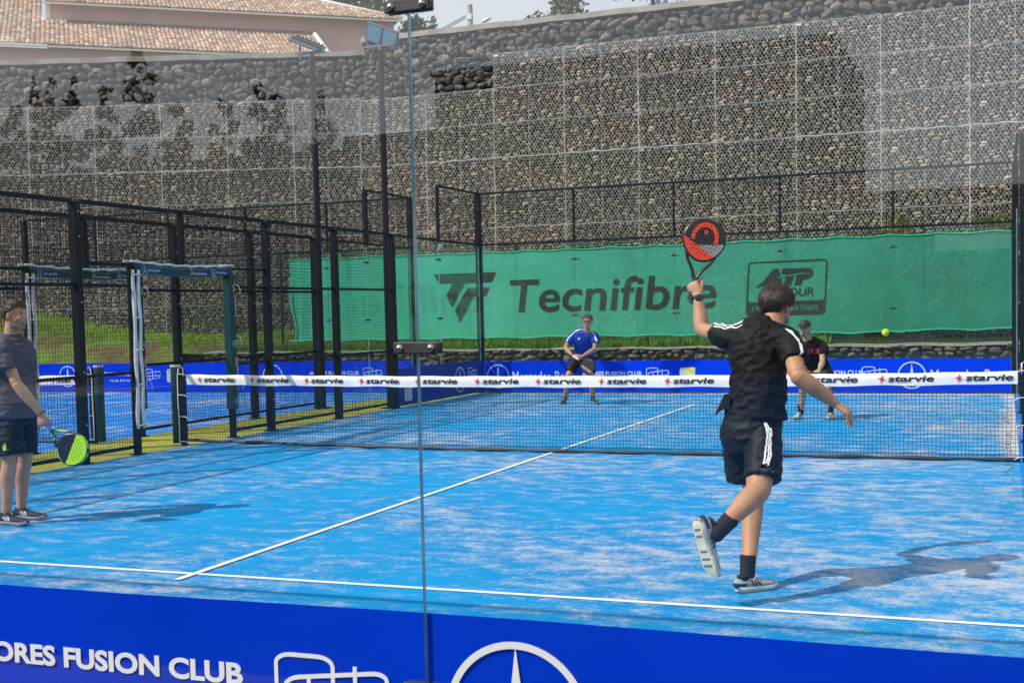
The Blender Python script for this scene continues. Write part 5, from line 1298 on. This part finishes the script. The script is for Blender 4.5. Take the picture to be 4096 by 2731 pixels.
# ================================================================== the left-handed player close to the camera
J = dict(head=(3.622, -6.27, 1.640), neck=(3.605, -6.345, 1.515), chest=(3.53, -6.39, 1.36), waist=(3.53, -6.42, 1.15), pelvis=(3.49, -6.43, .93),
    shL=(3.375, -6.37, 1.462), elL=(3.155, -6.19, 1.50), wrL=(3.117, -6.12, 1.705), shR=(3.715, -6.43, 1.445), elR=(3.785, -6.61, 1.245), wrR=(3.975, -6.50, 1.085),
    hipL=(3.42, -6.40, .90), knL=(3.46, -6.19, .53), anL=(3.475, -6.50, .12), hipR=(3.565, -6.45, .89), knR=(3.568, -6.66, .60), anR=(3.41, -6.93, .43),
    backL=(-.1, -.9, -.3), backR=(.4, -.3, .8))
p1, Mh, cl = person('person', 'left handed player in black seen from behind, arm raised with the red racket', (3.49, -6.5, 0), J, SKIN, 'shirt_black', 'short_black', voxel=.005,
    face=(.50, .86, -.03), headup=(.06, .0, 1), headscale=.98, neckr=.060,
    torso=[([(3.515, -6.43, 1.00), (3.525, -6.425, 1.12), (3.53, -6.40, 1.27), (3.525, -6.385, 1.39), (3.545, -6.37, 1.465), (3.580, -6.355, 1.515), (3.602, -6.345, 1.540)],
            [(.178, .135), (.164, .130), (.160, .132), (.175, .132), (.165, .112), (.118, .095), (.082, .080)], (1, -.1, 0), (1, -.16, .05))],
    sleeves=[([(3.48, -6.37, 1.45), (3.36, -6.36, 1.46), (3.27, -6.29, 1.482)], [(.072, .078), (.074, .072), (.070, .068)]),
             ([(3.62, -6.40, 1.46), (3.705, -6.44, 1.43), (3.757, -6.53, 1.325)], [(.080, .080), (.078, .076), (.072, .076)])],
    shortdef=[([(3.515, -6.43, 1.06), (3.50, -6.43, .98), (3.487, -6.435, .88), (3.49, -6.44, .80)], [(.150, .12), (.168, .135), (.178, .145), (.15, .12)], (1, -.1, 0), (1, -.1, 0)),
              ([(3.57, -6.46, .92), (3.578, -6.53, .80), (3.582, -6.615, .665)], [(.098, .105), (.106, .108), (.102, .098)], (1, -.1, 0), (1, -.1, 0)),
              ([(3.415, -6.42, .90), (3.408, -6.35, .77), (3.402, -6.33, .610)], [(.098, .105), (.095, .1), (.080, .09)], (1, -.1, 0), (1, -.1, 0))],
    hands={'L': ((-.42, .22, .86), (-.15, -.95, .1), True, (1.15, 1.25, .9), 1.05, .25, .0), 'R': ((.72, .1, -.55), (.62, -.2, .72), False, (.55, .35, .2), 1.08, .35, .03)},
    arms={'L': (.053, .050, .043, .046, .029), 'R': (.056, .054, .048, .051, .030)}, legs={'L': (.082, .076, .060, .064, .041), 'R': (.085, .082, .070, .067, .042)}, shirt_seed=4,
    spots=[((.05, .05, -.07), .05, (.20, .13, .10), 1.2)])
rnd = random.Random(2)
def back_hair(az, el):  # full head of hair, nape low, cut round the ears
    a = abs(az)
    if a < .9: return el > .45
    if a < 1.5: return el > .05 - (.25 if a > 1.2 else 0)
    if a < 1.95: return el > .02
    return el > -1.0
hair_obj(p1, Mh, (.030, .018, .012), inside=back_hair, length=lambda a, e: .050 if e > .2 else .036, n=3200, rnd=rnd, comb=lambda d, a, e: Vector((d.x*.4, d.y*.3-.25, -1)), vol=.010, width=.0055, s=.985)
# shoulder and thigh stripes
so, bv = cl['shirt']; b = MB()
for k in (-1, 0, 1):
    o_ = Vector((0, .011, .004))*k*1.8
    q_ = Vector((.012, -.008, .010))*k*1.45
    ribbon(b, bv, [Vector((3.72, -6.50, 1.54))+q_, Vector((3.785, -6.53, 1.47))+q_, Vector((3.815, -6.575, 1.40))+q_, Vector((3.815, -6.615, 1.345))+q_], .0085, .003)
    q_ = Vector((0, -.014, -.012))*k*1.45
    ribbon(b, bv, [Vector((3.44, -6.43, 1.56))+q_, Vector((3.36, -6.42, 1.555))+q_, Vector((3.25, -6.35, 1.555))+q_], .0085, .003)
wl2(so, b.mesh('stripe', M['white'], True), 'stripe')
b = MB(); ribbon(b, bv, [(3.50, -6.46, 1.56), (3.56, -6.48, 1.545), (3.64, -6.48, 1.54), (3.70, -6.40, 1.55)], .016, .003); wl2(so, b.mesh('collar', M['shirt_black'], True), 'collar')
# hem flap flying up on the left
b = MB(); vs = []; fs = []; n = 12
for i in range(n+1):
    f = i/n; a = math.radians(150+75*f)
    c = Vector((3.515+.176*math.cos(a), -6.43-.132*math.sin(a-PI)*1.0, 0)); out = Vector((math.cos(a), -abs(math.sin(a)), 0))
    for j in range(5):
        g = j/4; lift = math.sin(PI*min(1, f*1.1))*.055*g
        vs.append((c.x+out.x*(lift+.004), c.y+out.y*(lift*.6+.004), 1.13-.10*g+.02*math.sin(f*9)*g))
for i in range(n):
    for j in range(4): fs.append((i*5+j, i*5+j+1, (i+1)*5+j+1, (i+1)*5+j))
b.add(vs, fs); wl2(so, b.mesh('hem_flap', M['shirt_black'], True), 'hem_flap')
so, bv = cl['shorts']; b = MB()
for k in (-1, 0, 1):
    o_ = Vector((.025, -.012, 0))*k
    ribbon(b, bv, [Vector((3.625, -6.60, 1.00))+o_, Vector((3.645, -6.62, .93))+o_, Vector((3.640, -6.66, .86))+o_, Vector((3.63, -6.72, .78))+o_], .0095, .003)
wl2(so, b.mesh('stripe', M['white'], True), 'stripe')
b = MB(); ribbon(b, bv, [(3.64, -6.72, .765), (3.645, -6.74, .72), (3.645, -6.75, .665)], .085, .002); wl2(so, b.mesh('side_panel', M['patch_grey'], True), 'side_panel')
cols1 = dict(mid='mid_white', out='sole_cream', upper='shoe_grey', collar='sock', heel='navy', stripe='ink', lace='rope')
sock(p1, (3.472, -6.49, .205), (3.470, -6.505, .085), .0465, .045); _k, _a = Vector(J['knR']), Vector(J['anR']); sock(p1, _k.lerp(_a, .74), _k.lerp(_a, 1.16), .050, .047)
shoe(p1, (3.422, -6.580, .004), (.68, .73, 0), (0, 0, 1), .285, cols1, True)
c2 = dict(cols1); s2 = shoe(p1, (3.290, -7.03, .480), (.25, .10, -.963), (.62, .77, .20), .325, c2, False)
# watch on the raised wrist
wt = MB(); a_ = (Vector(J['wrL'])-Vector(J['elL'])).normalized(); c_ = Vector(J['wrL'])-a_*.012
wt.tube([c_-a_*.011, c_+a_*.011], .0335, 20); w1 = wl(p1, wt.mesh('watch', M['watch'], True), 'watch', None)
wt = MB(); q = Vector((.35, -.93, .0)).normalized(); wt.tube([c_+q*.030, c_+q*.042], .023, 20); wl2(w1, wt.mesh('watch_case', M['watch'], True), 'watch_case')
wt = MB(); wt.tube([c_+q*.042, c_+q*.0435], .019, 20); wl2(w1, wt.mesh('watch_face', M['watch_glass']), 'watch_face')
wt = MB(); wt.tube([c_-a_*.03+Vector((-.033, 0, .03)), c_+Vector((-.045, -.01, .0)), c_+Vector((-.05, -.01, -.02)), c_+Vector((-.04, 0, -.035)), c_+Vector((-.03, 0, 0))], .007, 6); wl(p1, wt.mesh('wrist_cord', M['band'], True), 'wrist_cord', None)
racket('black and red padel racket raised above the player in black', (3.075, -6.105, 1.735), (.063, .055, .285), (.35, -.93, .1), mats=('r_frame', 'r_red', 'r_grip'))

# ================================================================== man standing at the left edge, in profile
J = dict(head=(-2.655, -5.55, 1.700), neck=(-2.715, -5.55, 1.525), chest=(-2.70, -5.55, 1.33), waist=(-2.70, -5.55, 1.12), pelvis=(-2.72, -5.55, .93),
    shR=(-2.63, -5.75, 1.445), elR=(-2.475, -5.765, 1.15), wrR=(-2.335, -5.66, .905), shL=(-2.74, -5.37, 1.45), elL=(-2.87, -5.30, 1.17), wrL=(-2.90, -5.27, .93),
    hipR=(-2.71, -5.65, .90), knR=(-2.655, -5.68, .51), anR=(-2.72, -5.68, .10), hipL=(-2.73, -5.45, .90), knL=(-2.72, -5.44, .50), anL=(-2.80, -5.42, .10), backL=(-1, 0, 0), backR=(-1, 0, 0))
p2, Mh, cl = person('person', 'man in grey t-shirt standing at the left edge, lime racket lowered', (-2.7, -5.55, 0), J, (.52, .27, .175), 'shirt_grey', 'short_navy', voxel=.0065,
    face=(.99, .08, -.05), torso=[([(-2.70, -5.55, .865), (-2.70, -5.55, 1.05), (-2.69, -5.55, 1.28), (-2.70, -5.55, 1.40), (-2.715, -5.55, 1.475), (-2.712, -5.55, 1.548)],
        [(.215, .150), (.195, .137), (.20, .140), (.205, .130), (.160, .108), (.082, .080)], (0, 1, 0), (0, 1, 0))],
    sleeves=[([(-2.69, -5.66, 1.44), (-2.63, -5.76, 1.41), (-2.555, -5.785, 1.255)], [(.078, .085), (.078, .090), (.072, .086)]), ([(-2.72, -5.45, 1.44), (-2.75, -5.36, 1.41), (-2.785, -5.31, 1.26)], [(.078, .08), (.075, .085), (.07, .08)])],
    shortdef=[([(-2.715, -5.55, .99), (-2.72, -5.55, .88), (-2.72, -5.55, .80)], [(.165, .115), (.185, .135), (.18, .13)], (0, 1, 0), (0, 1, 0)),
              ([(-2.71, -5.64, .88), (-2.665, -5.67, .72), (-2.64, -5.68, .575)], [(.105, .115), (.11, .118), (.105, .115)], (0, 1, 0), (0, 1, 0)),
              ([(-2.73, -5.46, .88), (-2.72, -5.44, .72), (-2.73, -5.44, .58)], [(.10, .115), (.105, .11), (.10, .11)], (0, 1, 0), (0, 1, 0))],
    hands={'R': ((.05, .05, -.95), (.25, -.95, .1), False, (1.0, 1.2, .8), 1.0, .3, 0), 'L': ((.1, 0, -.95), (.2, .9, .1), True)},
    arms={'R': (.053, .049, .043, .045, .028), 'L': (.05, .047, .04, .042, .027)}, legs={'L': (.085, .078, .060, .062, .040), 'R': (.085, .078, .060, .062, .040)}, shirt_seed=9,
    spots=[((0, .065, -.085), .052, (.24, .15, .11), 1.3), ((.045, .03, -.07), .045, (.26, .165, .12), 1.0), ((-.045, .03, -.07), .045, (.26, .165, .12), 1.0)])
def short_hair(az, el):
    a = abs(az)
    if a < .75: return el > .62
    if a < 1.25: return el > .42
    if a < 1.75: return el > .12
    return el > -.55
hair_obj(p2, Mh, (.038, .021, .013), inside=short_hair, length=lambda a, e: .045 if e > .6 else .02, n=1300, rnd=rnd, comb=lambda d, a, e: Vector((d.x*.3, .8 if e > .6 else -.3, -.6 if e < .6 else .3)), vol=.010, width=.0055)
cols2 = dict(mid='mid_grey', out='mid_white', upper='shoe_dark', collar='shoe_dark', heel='shoe_dark', stripe='white', lace='ink')
shoe(p2, (-2.80, -5.69, .004), (1, .02, 0), (0, 0, 1), .31, cols2, False); shoe(p2, (-2.87, -5.42, .004), (1, .06, 0), (0, 0, 1), .30, cols2, True)
b = MB(); c_ = Vector(J['wrR'])+Vector((0, 0, .01)); ax = (Vector(J['wrR'])-Vector(J['elR'])).normalized(); b.tube([c_-ax*.004, c_+ax*.004], .0325, 16); wl(p2, b.mesh('wristband', M['band'], True), 'wristband', None)
so, bv = cl['shorts']; b = MB(); ribbon(b, bv, [(-2.60, -5.83, .665), (-2.598, -5.83, .65), (-2.595, -5.83, .63)], .028, .0025, sub=5)
bd_ = wl2(so, b.mesh('club_badge', M['badge_green'] if 'badge_green' in M else M['lime'], True), 'club_badge')
racket('lime and dark padel racket held low by the man in grey', (-2.325, -5.64, .835), (.235, .03, -.205), (.25, -.96, .05), mats=('r_lime_frame', 'r_lime', 'r_blue'))

# ================================================================== opponent in the blue shirt, crouching ready
J = dict(head=(-1.80, 7.0, 1.432), neck=(-1.845, 7.09, 1.275), chest=(-1.91, 7.16, 1.10), waist=(-1.96, 7.27, .92), pelvis=(-2.0, 7.35, .80),
    shL=(-1.70, 7.12, 1.20), elL=(-1.68, 7.02, .955), wrL=(-1.84, 6.80, .84), shR=(-2.10, 7.12, 1.20), elR=(-2.215, 7.03, .985), wrR=(-2.02, 6.83, .85),
    hipR=(-2.09, 7.34, .78), knR=(-2.20, 7.10, .49), anR=(-2.31, 7.24, .09), hipL=(-1.90, 7.34, .78), knL=(-1.79, 7.10, .50), anL=(-1.80, 7.24, .09), backL=(0, 1, 0), backR=(0, 1, 0))
# hip/shoulder lines: this man faces the camera, so his right side is at -X
p3, Mh, cl = person('person', 'man in blue shirt and sunglasses crouching beyond the net', (-2.0, 7.2, 0), J, (.40, .21, .14), 'shirt_blue', 'short_black', voxel=.009,
    face=(.1, -.99, -.02), torso=[([(-1.985, 7.34, .80), (-1.955, 7.27, .95), (-1.91, 7.16, 1.11), (-1.88, 7.12, 1.21), (-1.855, 7.095, 1.275)], [(.185, .12), (.17, .115), (.19, .125), (.195, .115), (.10, .09)], (1, 0, 0), (1, 0, 0))],
    sleeves=[([(-2.0, 7.13, 1.19), (-2.10, 7.12, 1.17), (-2.18, 7.07, 1.06)], [.07, .075, .07]), ([(-1.8, 7.12, 1.19), (-1.71, 7.12, 1.17), (-1.68, 7.06, 1.06)], [.07, .075, .07])],
    shortdef=[([(-1.99, 7.34, .88), (-2.0, 7.35, .76), (-2.0, 7.34, .70)], [(.155, .12), (.175, .13), (.15, .12)], (1, 0, 0), (1, 0, 0)), ([(-2.08, 7.33, .78), (-2.15, 7.22, .64), (-2.18, 7.15, .555)], [.10, .10, .095], (1, 0, 0), (1, 0, 0)), ([(-1.91, 7.33, .78), (-1.84, 7.22, .64), (-1.81, 7.15, .555)], [.10, .10, .095], (1, 0, 0), (1, 0, 0))],
    hands={'R': ((.8, -.5, -.2), (-.2, -.8, .5), False, (.9, 1.0, .7)), 'L': ((-.7, -.6, -.1), (.3, -.7, .5), True, (.9, 1.0, .7))}, shirt_seed=14)
hair_obj(p3, Mh, (.06, .035, .02), inside=lambda a, e: e > (.55 if abs(a) < 1.0 else (.15 if abs(a) < 1.8 else -.4)), length=lambda a, e: .03, n=500, rnd=rnd, comb=lambda d, a, e: Vector((0, -.4, -.8)), vol=.012, width=.012)
b = MB(); 
for q in (-1, 1): b.ell(Mh @ Vector((q*.033, .090, .008)), (.030, .010, .019), nu=12, nv=8)
b.tube([Mh @ Vector((-.075, .0, .01)), Mh @ Vector((-.062, .078, .014)), Mh @ Vector((0, .098, .014)), Mh @ Vector((.062, .078, .014)), Mh @ Vector((.075, 0, .01))], .004, 5); wl(p3, b.mesh('sunglasses', M['watch_glass'], True), 'sunglasses', None)
so, bv = cl['shirt']; b = MB()
for sx, pts in ((-1, [(-1.92, 7.04, 1.33), (-2.03, 7.03, 1.29), (-2.15, 7.0, 1.18), (-2.22, 6.97, 1.07)]), (1, [(-1.80, 7.04, 1.33), (-1.73, 7.03, 1.28), (-1.66, 7.0, 1.18), (-1.62, 6.98, 1.07)])):
    for k in (-1, 0, 1): ribbon(b, bv, [Vector(q)+Vector((sx*.0, -.022*k, .016*k)) for q in pts], .0115, .003)
wl2(so, b.mesh('stripe', M['white'], True), 'stripe')
b = MB(); ribbon(b, bv, [(-1.99, 7.0, 1.13), (-1.95, 7.0, 1.13)], .03, .003); wl2(so, b.mesh('chest_logo', M['white'], True), 'chest_logo')
cols3 = dict(mid='mid_grey', out='lime', upper='shoe_dark', collar='shoe_dark', heel='lime', stripe='white', lace='white')
sock(p3, (-2.30, 7.22, .13), (-2.31, 7.235, .08), .04, .042); sock(p3, (-1.80, 7.22, .13), (-1.80, 7.235, .08), .04, .042)
shoe(p3, (-2.33, 7.29, .004), (.1, -1, 0), (0, 0, 1), .29, cols3, False); shoe(p3, (-1.79, 7.29, .004), (.45, -.9, 0), (0, 0, 1), .29, cols3, True)
b = MB(); c_ = Vector(J['wrR']); ax = (Vector(J['wrR'])-Vector(J['elR'])).normalized(); b.tube([c_-ax*.02, c_+ax*.0], .033, 14); wl(p3, b.mesh('wristband', M['ink'], True), 'wristband', None)
racket('dark padel racket held in front of the man in the blue shirt', (-1.955, 6.76, .835), (.215, -.08, -.13), (.55, -.75, -.35), mats=('r_frame', 'r_gold', 'foam'))

# ================================================================== opponent with the black cap, half hidden
J = dict(head=(2.225, 4.50, 1.305), neck=(2.25, 4.58, 1.15), chest=(2.28, 4.66, .98), waist=(2.32, 4.78, .82), pelvis=(2.35, 4.86, .72),
    shL=(2.44, 4.62, 1.07), elL=(2.465, 4.50, .83), wrL=(2.45, 4.27, .72), shR=(2.07, 4.62, 1.07), elR=(1.98, 4.5, .86), wrR=(2.15, 4.3, .75),
    hipR=(2.26, 4.86, .70), knR=(2.17, 4.6, .44), anR=(2.12, 4.76, .09), hipL=(2.44, 4.86, .70), knL=(2.52, 4.6, .45), anL=(2.54, 4.74, .09), backL=(0, 1, 0), backR=(0, 1, 0))
p4, Mh, cl = person('person', 'bearded man in black cap and t-shirt behind the net, partly hidden by the player', (2.35, 4.75, 0), J, (.48, .29, .21), 'shirt_tee', 'short_black', voxel=.009,
    face=(-.12, -.99, -.02), torso=[([(2.345, 4.85, .68), (2.32, 4.78, .83), (2.28, 4.68, .98), (2.26, 4.62, 1.08), (2.25, 4.59, 1.145)], [(.19, .13), (.175, .12), (.195, .125), (.195, .115), (.10, .09)], (1, 0, 0), (1, 0, 0))],
    sleeves=[([(2.15, 4.63, 1.06), (2.06, 4.61, 1.03), (2.01, 4.56, .92)], [.07, .08, .075]), ([(2.36, 4.63, 1.06), (2.45, 4.61, 1.03), (2.47, 4.56, .92)], [.07, .08, .075])],
    shortdef=[([(2.34, 4.85, .78), (2.35, 4.86, .66), (2.35, 4.85, .62)], [(.16, .12), (.18, .13), (.15, .12)], (1, 0, 0), (1, 0, 0)), ([(2.26, 4.85, .70), (2.20, 4.74, .58), (2.18, 4.66, .48)], [.105, .105, .10], (1, 0, 0), (1, 0, 0)), ([(2.44, 4.85, .70), (2.50, 4.74, .58), (2.52, 4.66, .48)], [.105, .105, .10], (1, 0, 0), (1, 0, 0))],
    hands={'R': ((.6, -.6, -.2), (-.2, -.8, .5), False, (.9, 1.0, .7)), 'L': ((-.25, -.5, -.75), (.3, -.8, .3), True, (.8, .9, .6))}, shirt_seed=19,
    spots=[((0, .075, -.095), .042, (.08, .05, .036), 1.6), ((.05, .03, -.065), .036, (.09, .055, .04), 1.6), ((-.05, .03, -.065), .036, (.09, .055, .04), 1.6), ((0, .095, -.047), .020, (.05, .03, .025), 2)])
b = MB(); hs_ = MB(); hs_.ell((0, -.012, .034), (.086, .104, .088), nu=24, nv=16)
b.add([Mh @ Vector((v[0], v[1], max(v[2], .038))) for v in hs_.v], hs_.f)
vs = [];
for i in range(13):
    a = math.radians(20+140*i/12)
    for rr, zz in ((.085, .045), (.15, .030), (.15, .025), (.085, .040)): vs.append(Mh @ Vector((math.cos(a)*(.085 if rr < .1 else .082), .02+math.sin(a)*rr*(1 if rr < .1 else 1.0), zz-(.02*abs(math.cos(a)) if rr > .1 else 0))))
b.add(vs, [(i*4+j, i*4+(j+1) % 4, (i+1)*4+(j+1) % 4, (i+1)*4+j) for i in range(12) for j in range(4)])
cap = wl(p4, b.mesh('cap', M['ink'], True), 'cap', None)
b = MB(); b.tube([Mh @ Vector((-.02, .093, .075)), Mh @ Vector((0, .096, .082)), Mh @ Vector((.02, .093, .078))], .004, 5); wl2(cap, b.mesh('cap_logo', M['mid_grey'], True), 'cap_logo')
so, bv = cl['shirt']; tx = text_mesh('CHAIR', .27, .075, bold=.06, x0=-.13, z0=-.03)
for v in tx.vertices:
    p_ = Vector((2.29+v.co.x, 4.45, .965+v.co.z)); h_ = bv.ray_cast(p_, Vector((0, 1, 0)))
    v.co = (h_[0]+Vector((0, -.004-.003*(v.co.y < -.001), 0))) if h_[0] else p_+Vector((0, .1, 0))
wl2(so, tx, 'lettering'); tx.materials.append(M['red_ink'])
cols4 = dict(mid='mid_white', out='lime', upper='mid_white', collar='sock', heel='mid_grey', stripe='mid_grey', lace='white')
sock(p4, (2.545, 4.70, .21), (2.54, 4.735, .08), .046, .044); sock(p4, (2.12, 4.72, .21), (2.12, 4.755, .08), .046, .044)
shoe(p4, (2.50, 4.79, .004), (.42, -.9, 0), (0, 0, 1), .29, cols4, True); shoe(p4, (2.10, 4.81, .004), (-.1, -1, 0), (0, 0, 1), .29, cols4, False)
M['r_of'] = mat('orange_racket_frame', (.7, .16, .02), .4)
racket('orange rimmed padel racket held low by the man with the cap, mostly hidden', (2.43, 4.19, .68), (-.25, -.05, .02), (.1, -.99, .2), mats=('r_of', 'r_orange', 'r_grip'))

# ---- person leaning on the coping far up, cut by the top edge of the photo
J = dict(head=(-4.2, 21.75, 10.95), neck=(-4.2, 21.8, 10.78), chest=(-4.2, 21.82, 10.6), waist=(-4.2, 21.95, 10.35), pelvis=(-4.2, 22.1, 10.15), shL=(-4.0, 21.8, 10.72), elL=(-3.93, 21.6, 10.45), wrL=(-4.05, 21.25, 10.02),
    shR=(-4.4, 21.8, 10.72), elR=(-4.47, 21.6, 10.45), wrR=(-4.35, 21.25, 10.02), hipL=(-4.1, 22.1, 10.1), knL=(-4.1, 22.05, 9.7), anL=(-4.1, 22.1, 9.3), hipR=(-4.3, 22.1, 10.1), knR=(-4.3, 22.05, 9.7), anR=(-4.3, 22.1, 9.3))
M['pale_blue_cloth'] = cloth_mat('pale_blue_cotton', (.30, .36, .5)); 
p5, Mh, cl = person('person', 'person in pale blue top leaning on the wall coping at the top edge', (-4.2, 22.0, 9.25), J, (.45, .27, .2), 'pale_blue_cloth', 'short_navy', voxel=.014, face=(0, -1, -.2),
    torso=[([(-4.2, 22.1, 10.05), (-4.2, 21.9, 10.4), (-4.2, 21.8, 10.6), (-4.2, 21.8, 10.77)], [(.18, .12), (.17, .12), (.19, .12), (.08, .08)], (1, 0, 0), (1, 0, 0))], sleeves=[([(-4.1, 21.8, 10.7), (-3.98, 21.75, 10.66), (-3.93, 21.6, 10.45), (-4.03, 21.3, 10.08)], [.07, .07, .06, .05]), ([(-4.3, 21.8, 10.7), (-4.42, 21.75, 10.66), (-4.47, 21.6, 10.45), (-4.37, 21.3, 10.08)], [.07, .07, .06, .05])],
    shortdef=[([(-4.2, 22.1, 10.15), (-4.2, 22.1, 9.95)], [(.16, .12), (.17, .12)], (1, 0, 0), (1, 0, 0)), ([(-4.1, 22.1, 10.0), (-4.1, 22.08, 9.75)], [.1, .09], (1, 0, 0), (1, 0, 0)), ([(-4.3, 22.1, 10.0), (-4.3, 22.08, 9.75)], [.1, .09], (1, 0, 0), (1, 0, 0))], hands={'L': ((0, -1, 0), (0, 0, 1), True), 'R': ((0, -1, 0), (0, 0, 1), False)})
for q in ('L', 'R'):
    b = MB(); x = J['an'+q][0]; b.bevbox((x-.05, 21.9, 9.22), (x+.05, 22.17, 9.32), .02); wl(p5, b.mesh('shoe', M['ink']), 'shoe', None)

# ================================================================== ball in flight
M['ball'] = mat('yellow_felt', (.62, .80, .02), .95, c2=(.5, .7, .02), scale=40, bump=.6, bscale=500)
bt = thing('padel_ball', 'yellow felt ball in flight right of the man in the cap', 'ball', (3.868, -2.0, 1.374))
b = MB(); b.ell((0, 0, 0), (.033, .033, .033), nu=28, nv=18); b.build('felt', M['ball'], bt, True)
b = MB(); pts = []
for i in range(41):
    a = 2*PI*i/40; v = Vector((math.cos(a)*.8+.2*math.cos(3*a)*.0, math.sin(a)*.8, .6*math.sin(2*a))).normalized()*.0332; pts.append(Matrix.Rotation(.9, 3, 'X') @ v)
b.tube(pts, .0011, 5); b.build('seam', M['white'], bt, True)
# dead leaves along the right hand kerb
rnd = random.Random(8)
b = MB()
for i in range(60):
    x = 4.93-abs(rnd.gauss(0, .05)); y = rnd.uniform(-1.5, 7); a = rnd.uniform(0, PI); s = rnd.uniform(.015, .035)
    b.add([(x-s*math.cos(a), y-s*math.sin(a), .006), (x+s*.5*math.sin(a), y-s*.5*math.cos(a), .016), (x+s*math.cos(a), y+s*math.sin(a), .008), (x-s*.5*math.sin(a), y+s*.5*math.cos(a), .014)], [(0, 1, 2), (0, 2, 3)])
o = b.build('dead_leaves', mat('dead_leaf', (.35, .13, .04), .8, c2=(.2, .1, .04), scale=20)); o['kind'] = 'stuff'
